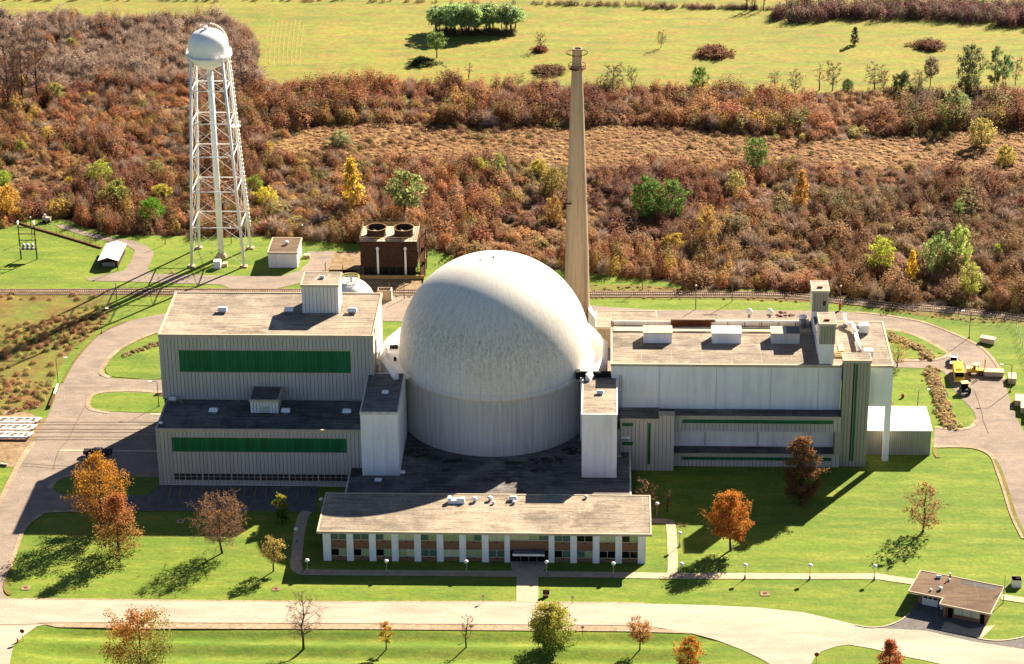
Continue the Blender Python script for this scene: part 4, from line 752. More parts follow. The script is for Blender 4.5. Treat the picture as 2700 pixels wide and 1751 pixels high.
m = MB(); m.box(-1.9,1.9,-.6,-.35,0,3.0); m.box(-1.9,1.9,1.4,1.65,0,3.0); m.box(-1.9,-1.65,-.35,1.4,0,3.0); m.build('wall', M['stack'], t); MB().box(1.65,1.9,-.35,1.4,0,3.0).build('white_side', WP, t); MB().box(-1.6,1.6,-.3,1.35,2.4,2.6).build('inner_roof', M['dark'], t)
# ================================================================== GABLE SHED, POLE STRUCTURE, PIPE
s = thing('gable_shed', 'small shed with bright white gabled roof beside the service road', 'shed', (-112.1, 101.0, 0))
MB().box(-2.5,2.5,.3,11.2,0,2.2).build('wall', M['brown_wood'], s); m = MB(); rr_ = [(-2.9,2.2),(0,3.15),(2.9,2.2)]
for (xa,za),(xb,zb) in zip(rr_, rr_[1:]): MB().add([(xa,-.5,za),(xb,-.5,zb),(xb,12.0,zb),(xa,12.0,za),(xa,-.5,za+.15),(xb,-.5,zb+.15),(xb,12.0,zb+.15),(xa,12.0,za+.15)],[(0,3,2,1),(4,5,6,7),(0,1,5,4),(1,2,6,5),(2,3,7,6),(3,0,4,7)]).build('roof_slope', WP, s)
MB().add([(-2.5,.3,2.2),(2.5,.3,2.2),(0,.3,3.1)],[(0,1,2)]).build('gable', M['dark'], s); MB().box(-1.9,1.7,.2,.32,.3,1.5).build('door', M['steel'], s)
for k in range(7): MB().box(-1.8+k*.55,-1.55+k*.55,.2,.31,1.65,2.15).build('window_pane', M['glass_dark'], s)
h = thing('pole_transformer_bank', 'two-pole timber frame carrying a row of white transformers', 'transformer bank', (-135.75, 106.9, 0))
for x in (-2.25, 2.25): MB().tube((x,0,0),(x,0,10.9),.2,.15,8).build('pole', M['brown_wood'], h, True); MB().box(x-.15,x+.15,-.6,.5,10.6,11.5).build('insulator_box', WP, h)
for z in (9.6,7.7,5.8): MB().beam((-2.5,0,z),(2.5,0,z),.2).build('crossarm', M['brown_wood'], h)
MB().box(-2.4,2.4,-.5,.5,3.0,3.2).build('platform', M['brown_wood'], h)
for k in range(3): x = -1.25+k*1.25; q = MB().tube((x,0,3.2),(x,0,4.5),.42,.42,10).build('transformer', M['steel'], h, True); MB().lathe([(.45,4.4),(.3,4.8),(.01,4.9)],10,x,0).build('lid', WP, q, True)
for k in range(4): x = -1.9+k*1.2; MB().tube((x,-.45,3.2),(x,-.45,3.75),.3,.3,8).build('bushing', WP, h)
pp = px([(52,590),(90,603),(150,620),(210,638),(268,656)])
f_ = thing('mesh_fence', 'wire mesh fence on a low rusty kerb across the upper-left grass', 'fence'); ribbon_sheet(MB(), pp, .6, 0, .45).build('kerb', M['rust'], f_)
P0 = [Vector((p_[0],p_[1],0)) for p_ in pp]
for a, c_ in zip(P0, P0[1:]):
    for k in range(4):
        q = a+(c_-a)*k/4; MB().tube(q+Vector((0,0,.4)), q+Vector((0,0,2.2)), .05, .05, 4).build('post', M['rail'], f_)
    for z in (1.0,1.6,2.2): MB().beam(a+Vector((0,0,z)), c_+Vector((0,0,z)), .035).build('wire', M['rail'], f_)
t = thing('pump_trailer', 'small white trailer-mounted pump at the end of the service road', 'trailer', tuple(G(124,585))); MB().box(-1.2,1.2,-.8,.8,.5,1.5).build('body', M['cream'], t); MB().tube((-.4,0,1.5),(-.4,0,2.4),.35,.35,8).build('head', WP, t)
for x in (-.7,.7): MB().tube((x,-.9,.4),(x,-.7,.4),.4,.4,10).build('wheel', M['dark'], t)
# ================================================================== GATEHOUSE
g_ = thing('gatehouse', 'low brick gatehouse with brown notched roof and a garage door', 'building')
A = Vector((92.76,-70.6,0)); ux = Vector((16.6,-6.6,0)).normalized(); uy = Vector((-ux.y, ux.x, 0)); g_.location = A; g_.rotation_euler.z = math.atan2(ux.y, ux.x)
LX, DYa, DYb, XN = 17.87, -9.45, -12.05, 7.3       # local: x along the rear eave, y towards the rear
roofp = [(0,0),(0,DYa),(XN,DYa),(XN,DYb),(LX,DYb),(LX,0)]
rf = MB().prism(roofp, 3.05, 3.35).build('roof', M['brown_roof'], g_); m = MB()
for a, c_ in zip(roofp, roofp[1:]+roofp[:1]): m.beam((a[0],a[1],3.26),(c_[0],c_[1],3.26),.2,.4)
m.build('fascia', M['cream'], rf)
MB().prism([(p_[0],p_[1]) for p_ in [(1.8,-1.0),(1.8,-8.0),(8.6,-8.0),(8.6,-11.0),(17.0,-11.0),(17.0,-1.0)]], 0, 3.06).build('wall', M['brick'], g_)
gd = MB().box(2.7,6.0,-8.12,-7.98,.1,2.7).build('garage_door', M['white_siding'], g_); [MB().box(2.9+k*1.05,3.75+k*1.05,-8.16,-8.1,1.75,2.25).build('pane', M['glass_dark'], gd) for k in range(3)]
MB().box(8.9,9.9,-11.1,-10.95,.1,2.5).build('door', M['glass_dark'], g_); MB().box(15.7,16.5,-11.1,-10.95,.1,2.5).build('door', M['glass_dark'], g_)
for k in range(3): MB().box(10.2+k*1.8,11.9+k*1.8,-11.12,-10.95,1.15,2.8).build('window', M['glass_pale'], g_)
MB().box(8.0,8.5,-11.3,-10.7,0,3.06).build('brick_pier', M['brick'], g_)
MB().prism([(9.5,-2.0),(16.5,-2.2),(16.8,-.6),(13,-.5),(9.2,-.4)],3.35,3.37).build('ponding_patch', M['tar_roof'], g_)
def on_gate(x, y): v = A+ux*x+uy*y; return v.x, v.y
for lx, ly, lb, w_, k in ((4.3,-1.6,'low white twin vent on the gatehouse roof near its rear edge',.9,'box'),(6.6,-1.9,'thin dark flue pipe with white tip on the gatehouse roof',.6,'cap'),(5.9,-6.4,'round white cap vent on the gatehouse roof above the notch',.9,'cap'),(4.2,-7.5,'tiny tilted white vent near the garage side of the gatehouse roof',.6,'cap')):
    x, y = on_gate(lx, ly); vent(x, y, 3.35, lb, w_, None, k)
x, y = on_gate(6.6,-1.2); t = thing('roof_flue', 'dark flue pipe standing up at the gatehouse roof rear', 'flue', (x,y,3.35)); MB().tube((0,0,0),(0,0,1.3),.14,.14,8).build('pipe', M['dark'], t); MB().tube((0,0,1.3),(0,0,1.5),.2,.2,8).build('tip', WP, t)
for lx, lb in ((7.0,'white waste bin by the gatehouse garage door'),(7.7,'second white waste bin, nearer the gatehouse brick pier')):
    x, y = on_gate(lx,-8.5); t = thing('waste_bin', lb, 'bin', (x,y,0)); MB().tube((0,0,0),(0,0,.95),.3,.34,10).build('drum', WP, t, True); MB().tube((0,0,.95),(0,0,1.02),.37,.37,10).build('lid', M['steel'], t)
q = G(2340+1960*.15557,1480+710*.15557); t = thing('flagpole', 'slim bare flagpole at the gatehouse corner', 'flagpole', tuple(q)); MB().tube((0,0,0),(0,0,6.4),.09,.06,6).build('pole', M['steel'], t); MB().lathe([(.01,6.35),(.13,6.48),(.01,6.6)],8).build('finial', M['cream'], t)
q = G(2340+2190*.15557,1480+452*.15557); t = thing('utility_kiosk', 'white cube kiosk with a dark slot standing on grass by the path', 'kiosk', tuple(q)); MB().box(-1.0,1.0,0,1.9,0,1.75).build('cabinet', WP, t); MB().box(-.1,.8,.9,1.2,1.75,1.78).build('slot', M['dark'], t); MB().box(-1.05,1.05,-.05,1.95,1.68,1.75).build('lid', M['cream'], t)
# ================================================================== LAMPS, POLES, SIGNS
def globe_lamp(name_loc, label, group=None, h=3.45):
    t = thing('globe_lamp', label, 'lamp post', name_loc, group); MB().tube((0,0,0),(0,0,.9),.28,.16,8).build('base', M['steel'], t); MB().tube((0,0,.9),(0,0,h-.25),.07,.06,6).build('post', M['cream'], t)
    MB().lathe([(.01,h-.36),(.36,h-.26),(.5,h),(.36,h+.24),(.01,h+.34)],12).build('globe', WP, t, True); return t
front = [(811.5,1514.5),(1020,1516.5),(1230,1517.7),(1441.5,1518.6),(1617,1523)]
for x, y in front: globe_lamp(tuple(G(x, y)), 'white globe lamp in the row along the shaded path before the office', 'globe lamps before the office')
walk = [(1964,1527),(2135,1528),(2305,1530)]
for x, y in walk: globe_lamp(tuple(G(x, y)), 'white globe lamp in the row on sunny grass beside the long path to the gatehouse', 'globe lamps along the gatehouse path')
globe_lamp(tuple(G(782.5,1431)), 'white globe lamp by the side path at the parking end of the office'); globe_lamp(tuple(G(848,1352)), 'white globe lamp at the rear parking corner of the office')
globe_lamp(tuple(G(1732,1364)), 'white globe lamp behind the office near the reddish bare shrub'); globe_lamp(tuple(G(1792,1442)), 'white globe lamp beside the short cross path'); globe_lamp(tuple(G(1797,1524)), 'white globe lamp in the orange tree shadow where the paths meet')
def street_lamp(bx, by, h, arm, label, group=None, mat='pole'):
    q = G(bx, by); t = thing('street_lamp', label, 'street lamp', tuple(q), group); MB().tube((0,0,0),(0,0,h*.93),.11,.08,6).build('post', M[mat], t)
    MB().path([(0,0,h*.93),(arm*.25,0,h*.985),(arm*.6,0,h),(arm,0,h*.985)],.06,5).build('arm', M[mat], t); s_ = 1 if arm > 0 else -1
    MB().box(min(arm,arm+s_*.8),max(arm,arm+s_*.8),-.2,.2,h*.97,h*.97+.16).build('head', WP, t); MB().box(-.25,.25,-.25,.25,0,.3).build('footing', M['rust'], t); return t
street_lamp(2555,892,7.9,-1.6,'tall street lamp on the outer curve of the back road'); street_lamp(2663,1034,7.6,-2.1,'tall street lamp between the beige boxes at the road edge')
street_lamp(268,880,7.4,1.5,'tall street lamp on the outer curve of the left road'); street_lamp(154,1018,8.0,2.0,'tall street lamp at the wasteland edge of the left road'); street_lamp(419,1073,7.0,-1.3,'rusty brown street lamp on the small grass island', None, 'rust')
street_lamp(2418,1092,6.8,2.0,'slender street lamp on grass behind the corrugated shed')
def lamp_pole(bx, by, h, label, cross=False, red=False, lampd=True, group=None):
    t = thing('utility_pole' if cross else ('lamp_pole' if lampd else 'timber_post'), label, 'pole', tuple(G(bx, by)), group); MB().tube((0,0,0),(0,0,h),.13,.1,6).build('post', M['pole'], t)
    if cross:
        q = MB().beam((-1.9,0,h-.1),(1.9,0,h-.1),.14).build('crossarm', M['pole'], t)
        for k in range(6): MB().tube((-1.8+k*.72,0,h),(-1.8+k*.72,0,h+.3),.1,.07,6).build('insulator', M['cream'], q)
    elif lampd: MB().lathe([(.01,h-.2),(.26,h-.05),(.24,h+.2),(.01,h+.3)],8).build('head', WP, t, True)
    if red: MB().box(-.28,.28,-.28,.28,.4,2.0).build('call_box', M['red'], t)
    return t
lamp_pole(1694,765,6.5,'wooden pole with a crossarm of insulators beyond the railway', True); lamp_pole(1930,796,7.0,'wooden pole with a crossarm of insulators in front of the railway', True)
lamp_pole(1834,817,7.0,'plain lamp pole at the grass edge behind the concrete hall'); lamp_pole(2214,819,7.0,'lamp pole with a red call box by the back road', red=True)
lamp_pole(436,645,5.6,'plain wooden pole in grass left of the water tower', lampd=False); lamp_pole(309,806,6.3,'pale lamp pole beside the railway in the tower shadow'); lamp_pole(311,713,6.0,'thin pole at the gabled shed corner')
lamp_pole(799,648,6.2,'lamp pole standing behind the pump house'); lamp_pole(1028,790,4.8,'short pole at the railway near the block hut', lampd=False); lamp_pole(1066,789,5.0,'short pole on paving nearer the dome', lampd=False)
lamp_pole(282,592,6.0,'thin grey pole at the brush edge above the service road', lampd=False); lamp_pole(610,643,5.2,'thin pole between the water tower legs'); lamp_pole(85,630,6.6,'slim lamp pole behind the transformer frame')
def stop_sign(bx, by, label):
    t = thing('stop_sign', label, 'stop sign', tuple(G(bx, by))); MB().tube((0,0,0),(0,0,2.6),.05,.05,5).build('post', M['pole'], t)
    q = MB().prism([(.48*math.cos(R_(22.5+45*k)), .48*math.sin(R_(22.5+45*k))) for k in range(8)], -.03, .03).build('plate', M['stop_red'], t, loc=(0,-.08,2.35)); q.rotation_euler.x = math.pi/2; return t
stop_sign(61,1690,'dark red stop sign at the left road junction'); stop_sign(2152,1752,'dark red stop sign at the branch road corner')
def small_sign(bx, by, label, h=1.9):
    t = thing('road_sign', label, 'sign', tuple(G(bx, by))); MB().tube((0,0,0),(0,0,h),.05,.05,5).build('post', M['pole'], t); MB().box(-.3,.3,-.07,-.03,h-.6,h).build('plate', M['cream'], t)
small_sign(1274,1589,'small pale sign on the far verge left of the entrance walk'); small_sign(1509,1592,'small pale sign on the far verge right of the entrance walk')
small_sign(1241,1672,'small dark-footed sign on the near verge beside the bare sapling', 2.2); small_sign(1536,1675,'small dark-footed sign on the near verge right of the round green tree', 2.2)
t = thing('hydrant', 'red and white hydrant by the left junction stop sign', 'hydrant', tuple(G(47,1694))); MB().tube((0,0,0),(0,0,.9),.18,.16,8).build('barrel', M['red'], t); MB().lathe([(.2,.9),(.15,1.1),(.01,1.2)],8).build('bonnet', WP, t)
t = thing('sign_board', 'yellow-posted notice board at the entrance walk corner', 'notice board', tuple(G(1440,1573))); MB().tube((0,0,0),(0,0,2.3),.08,.08,6).build('post', M['yellow'], t); MB().box(-.7,.7,-.06,.06,.5,1.6).build('board', M['brown_wood'], t); MB().box(-.5,.5,-.5,.5,0,.3).build('planter', M['rust'], t)
def manhole(bx, by, w_, label, mat='bare_earth'):
    t = thing('manhole', label, 'manhole', tuple(G(bx, by))+()); t.location.z = .06; MB().box(-w_/2,w_/2,-w_/2,w_/2,0,.12).build('pad', M[mat], t); MB().tube((0,0,.12),(0,0,.17),w_*.22,w_*.22,12).build('cover', M['rust'], t)
manhole(2017,1566,2.0,'square concrete manhole pad on the lawn below the gatehouse path'); manhole(68,1551,1.8,'round-cornered manhole pad near the left road corner'); manhole(476,1376,1.5,'pale concrete pad on the shaded lawn by the parking','path'); manhole(728,1554,1.6,'earth pad at the edge of the office shadow'); manhole(453,719,1.4,'manhole on grass beside the water tower shadow'); manhole(1990,1379,1.5,'dark inlet pad on the shaded lawn behind the orange tree')
# ================================================================== VEHICLES AND YARD THINGS
def wheel(t, x, y, r=.42, w_=.26):
    q = MB().tube((x-w_/2,y,r),(x+w_/2,y,r),r,r,14).build('wheel', M['dark'], t); MB().tube((x-w_/2-.01,y,r),(x+w_/2+.01,y,r),r*.5,r*.5,10).build('rim', M['steel'], q)
def hull(m, prof, x0, x1):     # profile (y,z) swept across x
    n = len(prof); return m.add([(x0,)+p_ for p_ in prof]+[(x1,)+p_ for p_ in prof], [tuple(range(n)), tuple(range(2*n-1, n-1, -1))]+[(i, n+i, n+(i+1) % n, (i+1) % n) for i in range(n)])
t = thing('pickup_truck', 'white pickup truck parked at the driveway mouth, nose towards the yellow truck', 'pickup truck', (113.6, 38.6, ZR)); t.rotation_euler.z = -.12
hull(MB(), [(0,.5),(5.2,.5),(5.2,1.15),(2.9,1.15),(1.6,1.15),(0,1.05)], -.95, .95).build('body', WP, t)
hull(MB(), [(1.45,1.15),(3.0,1.15),(2.85,1.85),(1.95,1.85)], -.85, .85).build('cab', WP, t); hull(MB(), [(1.38,1.2),(1.46,1.16),(1.94,1.78),(1.86,1.82)], -.78, .78).build('windscreen', M['glass_dark'], t); MB().box(-.78,.78,2.98,3.05,1.2,1.75).build('rear_window', M['glass_dark'], t)
for s in (-.95,.87): MB().box(s,s+.08,3.1,5.2,1.15,1.5).build('bed_side', WP, t)
MB().box(-.85,.85,3.1,5.1,1.15,1.17).build('bed_floor', M['dark'], t); MB().box(-.9,.9,-.05,.03,.45,.8).build('grille', M['dark'], t)
for x in (-.65,.5): MB().box(x,x+.25,-.07,0,.75,.95).build('headlight', M['steel'], t)
for x in (-.85,.85):
    for y in (.9,4.2): wheel(t, x, y)
t = thing('fire_truck', 'boxy yellow truck with flat roof parked on gravel behind the tractor', 'truck', (113.75, 28.9, .1)); t.rotation_euler.z = -.06
hull(MB(), [(0,.55),(7.6,.55),(7.6,2.7),(2.4,2.7),(.9,2.7),(.35,1.7),(0,1.6)], -1.2, 1.2).build('body', M['yellow'], t); hull(MB(), [(.3,1.72),(.36,1.66),(.85,2.55),(.78,2.58)], -1.05, 1.05).build('windscreen', M['glass_dark'], t)
MB().box(-1.3,1.3,-.15,.05,.5,.85).build('bumper', M['pale_yellow'], t); MB().box(-.7,.7,2.2,2.6,2.7,2.95).build('light_bar', M['yellow'], t); MB().box(-1.0,1.0,3.2,7.2,2.7,2.78).build('roof_deck', M['yellow'], t)
for x in (-1.22,1.14): MB().box(x,x+.08,1.1,2.2,1.6,2.45).build('side_window', M['glass_dark'], t)
for x in (-.95,.7): MB().box(x,x+.25,-.03,.03,1.0,1.25).build('headlight', M['steel'], t)
for x in (-1.05,1.05):
    for y in (1.3,5.8): wheel(t, x, y, .5, .3)
t = thing('tractor', 'dark farm tractor with a cream cab roof beside the ditch', 'tractor', (114.6, 22.6, .1)); t.rotation_euler.z = .1
hull(MB(), [(-.4,.7),(3.0,.7),(3.0,1.3),(1.3,1.4),(-.4,1.4)], -.45, .45).build('body', M['dark'], t); MB().box(-.8,.8,1.2,2.5,1.2,2.4).build('cab', M['glass_dark'], t); MB().box(-.9,.9,1.05,2.65,2.4,2.58).build('cab_roof', M['pale_yellow'], t)
for x in (-.95,.95): wheel(t, x, .5, .85, .45); wheel(t, x*.85, 2.8, .5, .3)
MB().tube((.2,2.75,1.4),(.2,2.75,2.2),.06,.06,6).build('exhaust', M['rust'], t); MB().box(-1.4,-.6,-1.2,-.5,.3,.9).build('implement', M['steel'], t)
t = thing('forklift', 'yellow heavy forklift with raised mast carrying a cream box', 'forklift', (118.3, 34.6, ZR)); t.rotation_euler.z = -math.pi/2-.06
hull(MB(), [(-2.0,.7),(2.2,.7),(2.2,1.3),(.3,1.5),(-2.0,1.75)], -.9, .9).build('body', M['yellow'], t); MB().box(-1.0,1.0,-2.1,-1.1,.7,1.9).build('counterweight', M['pale_yellow'], t)
for x in (-.65,.65):
    for y in (-.3,.9): MB().tube((x,y,1.4),(x,y,2.75),.07,.07,5).build('cab_post', M['yellow'], t)
MB().box(-.8,.8,-.5,1.1,2.75,2.85).build('cab_roof', M['pale_yellow'], t); MB().box(-.4,.4,-.4,.2,1.5,2.1).build('seat', M['dark'], t)
for x in (-.5,.5): MB().box(x-.1,x+.1,2.3,2.5,.2,4.3).build('mast', M['yellow'], t); MB().box(x-.08,x+.08,2.5,4.0,.15,.25).build('fork', M['dark'], t)
for x in (-.9,.9): wheel(t, x, 1.5, .62, .4); wheel(t, x, -1.4, .5, .35)
def crate(name, label, x, y, l, w_, h, rz, z=.06, mat='cream', group=None, stripe=None):
    t = thing(name, label, 'container', (x, y, z), group, rz); MB().box(-l/2,l/2,-w_/2,w_/2,.18,h-.08).build('body', M[mat], t); MB().box(-l/2-.05,l/2+.05,-w_/2-.05,w_/2+.05,h-.08,h).build('lid', M[stripe or mat], t)
    for s in (-l*.35, l*.35): MB().box(s-.15,s+.15,-w_/2+.05,w_/2-.05,0,.18).build('skid', M['brown_wood'], t)
    n = 5
    for k in range(n): xx = -l/2+(k+.5)*l/n; MB().box(xx-.05,xx+.05,-w_/2-.03,-w_/2,.2,h-.1).build('rib', M['cream'], t)
    return t
crate('shipping_box', 'long cream box with yellow smudges held by the yellow forklift', 122.9, 33.6, 4.7, 2.0, 1.5, -.06, ZR+.05, 'cream', None, 'pale_yellow')
crate('shipping_box', 'small cream box on grass beside the street lamp, apart from the row', 127.0, 30.6, 1.9, 3.6, 1.6, -.1)
crate('shipping_box', 'beige box alone on the lawn outside the road curve', 124.3, 53.9, 3.8, 2.0, 1.5, -.42)
for k in range(3): crate('shipping_box', 'beige box in the row of three along the road edge', 127.0+k*.75, 17.8-k*4.1, 2.3, 3.7, 1.7, -.16, .06, 'cream', 'row of boxes at the road edge')
# white steel lattice frames on the ground at the left edge
for k, (xa, xb, y, lb) in enumerate(((-122.5,-111.1,3.5,'white steel lattice frame lying farthest from the earth pile, by the road'), (-121.8,-111.3,-.4,'middle white steel lattice frame on the bare yard'), (-121.0,-111.2,-4.5,'white steel lattice frame lying next to the dark timbers'))):
    t = thing('steel_frame', lb, 'steel frame', (0, 0, .25)); sh = .55
    for yy in (-1.15, 1.15): MB().beam((xa+yy*sh,y+yy,.35),(xb+yy*sh,y+yy,.35),.34,.4).build('chord', WP, t)
    n = 6
    for i in range(n+1): x = xa+(xb-xa)*i/n; MB().beam((x-1.15*sh,y-1.15,.36),(x+1.15*sh,y+1.15,.36),.24,.3).build('crossbar', WP, t)
    for i in range(0, n, 2): x = xa+(xb-xa)*i/n; x2 = xa+(xb-xa)*(i+1)/n; MB().beam((x-1.15*sh,y-1.15,.3),(x2+1.15*sh,y+1.15,.3),.16).build('diagonal', WP, t)
    MB().box(xb-.5,xb+.2,y-1.0,y+1.0,.4,.62).build('end_plate', WP, t)
t = thing('timber_pile', 'dark timbers laid along the last white frame', 'timber'); [MB().beam((-121,-6.3-k*.35,.25),(-111.6,-6.4-k*.35,.25),.3,.4).build('timber', M['brown_wood'], t) for k in range(2)]
t = thing('rail_cart', 'row of low black flat carts standing on the apron in the hall shadow', 'cart', (-93.0, -14.2, ZR))
MB().box(-3.4,3.3,-.7,.9,.6,1.5).build('deck', M['dark'], t); MB().box(-1.1,1.0,.3,1.1,1.5,1.7).build('cover', M['steel'], t)
for k in range(5): MB().box(-3.0+k*1.45,-2.8+k*1.45,-.78,-.7,1.1,1.25).build('marker', M['cream'], t)
for x in (-2.6,-1.0,.8,2.4): MB().tube((x,-.6,.35),(x,-.4,.35),.35,.35,10).build('wheel', M['rail'], t)
t = thing('guard_rail', 'low barrier, half white half rusty, along the left road edge', 'barrier'); q = [Vector(G(*p_)) for p_ in ((153,1020),(143,1046),(131,1077))]
MB().beam(q[0]+Vector((0,0,.7)), q[1]+Vector((0,0,.7)), .35, .5).build('white_beam', WP, t); MB().beam(q[1]+Vector((0,0,.7)), q[2]+Vector((0,0,.7)), .5, .4).build('rusty_beam', M['rust'], t)
for v in q: MB().box(v.x-.15,v.x+.15,v.y-.15,v.y+.15,0,.9).build('post', M['rust'], t)
t = thing('scrap_timbers', 'short pile of white and rusty planks at the left picture edge', 'scrap pile'); [MB().beam(tuple(G(2,1222+k*3))[:2]+(.3+.1*k,), tuple(G(20,1226+k*2))[:2]+(.3+.1*k,), .4, .3).build('plank', M['cream' if k else 'dark'], t) for k in range(3)]
t = thing('rubble_heap', 'heap of reddish rubble on the paving behind the concrete hall', 'rubble', tuple(G(2075,836)))
for k in range(14): a = random.uniform(0,6.28); r_ = random.uniform(.3,4.5); s_ = random.uniform(.4,1.1); o = MB().add([(-s_,-s_*.6,0),(s_,-s_*.5,0),(s_*.8,s_*.6,0),(-s_*.7,s_*.5,0),(0,0,s_*.45)],[(0,1,4),(1,2,4),(2,3,4),(3,0,4)]).build('lump', M['rust'] if k % 3 else M['stack'], t, loc=(r_*math.cos(a)*1.4, r_*math.sin(a)*.8, .1)); o.rotation_euler.z = a
for xx, lb in ((1975,'white bulb vent on posts behind the concrete hall, nearer the dome'),(2029,'white bulb vent on posts behind the concrete hall, nearer the rubble')):
    t = thing('bulb_vent', lb, 'vent', tuple(G(xx, 843))); MB().tube((0,0,0),(0,0,1.8),.35,.35,8).build('stem', M['steel'], t); MB().lathe([(.01,1.5),(.8,1.9),(.9,2.5),(.5,3.1),(.01,3.3)],12).build('bulb', WP, t, True)
# boundary fence on the right
fp = smooth(px([(2250,806),(2330,815),(2420,828),(2560,846),(2668,858),(2690,905),(2712,965),(2745,1040)]), 4); f_ = thing('boundary_fence', 'thin wire boundary fence on posts curving round the right lawn', 'fence')
P0 = [Vector((p_[0],p_[1],.05)) for p_ in fp]
for a, c_ in zip(P0, P0[1:]):
    MB().tube(a, a+Vector((0,0,2.2)), .06, .06, 4).build('post', M['pole'], f_)
    for z in (.8,1.5,2.1): MB().beam(a+Vector((0,0,z)), c_+Vector((0,0,z)), .03).build('wire', M['steel'], f_)

t = thing('oil_drum', 'single red drum on the grass behind the corrugated shed', 'drum', tuple(G(2240+568*.24634,860+768*.24634))); MB().tube((0,0,.05),(0,0,.95),.36,.36,12).build('barrel', M['red'], t, True); MB().tube((0,0,.95),(0,0,1.0),.33,.33,12).build('lid', M['rust'], t)
t = thing('plank_pile', 'tan planks heaped against the hall corner by the small grass island', 'plank pile', tuple(G(428,1044)))
for k in range(4): o = MB().box(-2.2,2.2,-.12,.12,.15+.16*k,.28+.16*k).build('plank', M['tan_wood'], t, loc=(.2*k,.35*k-.5,0)); o.rotation_euler.z = .12*k-.15
t = thing('equipment_crate', 'mustard-yellow crate in the yard between hall and dome', 'crate', tuple(G(980+112*.1685,820+905*.1685,0))); MB().box(-.9,.9,-.6,.6,.15,1.9).build('body', M['yellow'], t); MB().box(-.95,.95,-.65,.65,1.9,2.0).build('lid', M['tan_wood'], t)
t = thing('lying_branch', 'dead shrub clump on grass beside the short cross path', 'shrub clump', tuple(G(1700+240*.42,1240+352*.42)))
for k in range(12): a = k*.52; MB().tube((random.uniform(-.9,.9),random.uniform(-.3,.3),.05),(1.3*math.cos(a),.5*math.sin(a),.5+.4*random.random()),.05,.03,4).build('stem', M['tan_wood'], t)
# ================================================================== VEGETATION
rng = np.random.default_rng(11)
def leaves_mesh(name, C, size, cols, mat, up=.25, N=None, jit=.55):
    n = len(C); d = rng.normal(size=(n,3)); d[:,2] = np.abs(d[:,2])+up; d /= np.linalg.norm(d,axis=1)[:,None]
    if N is not None: d = N+d*jit; d /= np.linalg.norm(d,axis=1)[:,None]
    a = rng.normal(size=(n,3)); u = np.cross(d,a); u /= np.linalg.norm(u,axis=1)[:,None]; v = np.cross(d,u)
    s = (size*rng.uniform(.6,1.35,n))[:,None]; asp = rng.uniform(.55,1.,n)[:,None]
    bend = d*s*rng.uniform(-.35,.35,n)[:,None]
    V = np.stack([C-u*s, C-v*s*asp+bend, C+u*s, C+v*s*asp+bend],1).reshape(-1,3)
    me = bpy.data.meshes.new(name); me.vertices.add(4*n); me.vertices.foreach_set('co', V.ravel().astype(np.float32))
    me.loops.add(4*n); me.loops.foreach_set('vertex_index', np.arange(4*n,dtype=np.int32)); me.polygons.add(n)
    me.polygons.foreach_set('loop_start', np.arange(0,4*n,4,dtype=np.int32)); me.update(calc_edges=True)
    at = me.attributes.new('lcol','FLOAT_COLOR','FACE'); cc = np.ones((n,4),np.float32); cc[:,:3] = cols; at.data.foreach_set('color', cc.ravel())
    me.materials.append(mat); return me
PROF = {'round': lambda t: math.sqrt(max(0,1-(2*t-1)**2))*.95+.05, 'oval': lambda t: max(.12,math.sin(math.pi*min(1,.12+t*.86))**.7), 'cone': lambda t: max(.08,(1-t)**.75*(.55+.45*min(1,t*5))),
        'vase': lambda t: .3+.7*math.sin(math.pi*min(1,.1+t*.72)), 'umbrella': lambda t: .25+.75*(t**1.2) if t < .8 else 1-2.5*(t-.8), 'bush': lambda t: math.sqrt(max(0,1-t*t))*.96+.04}
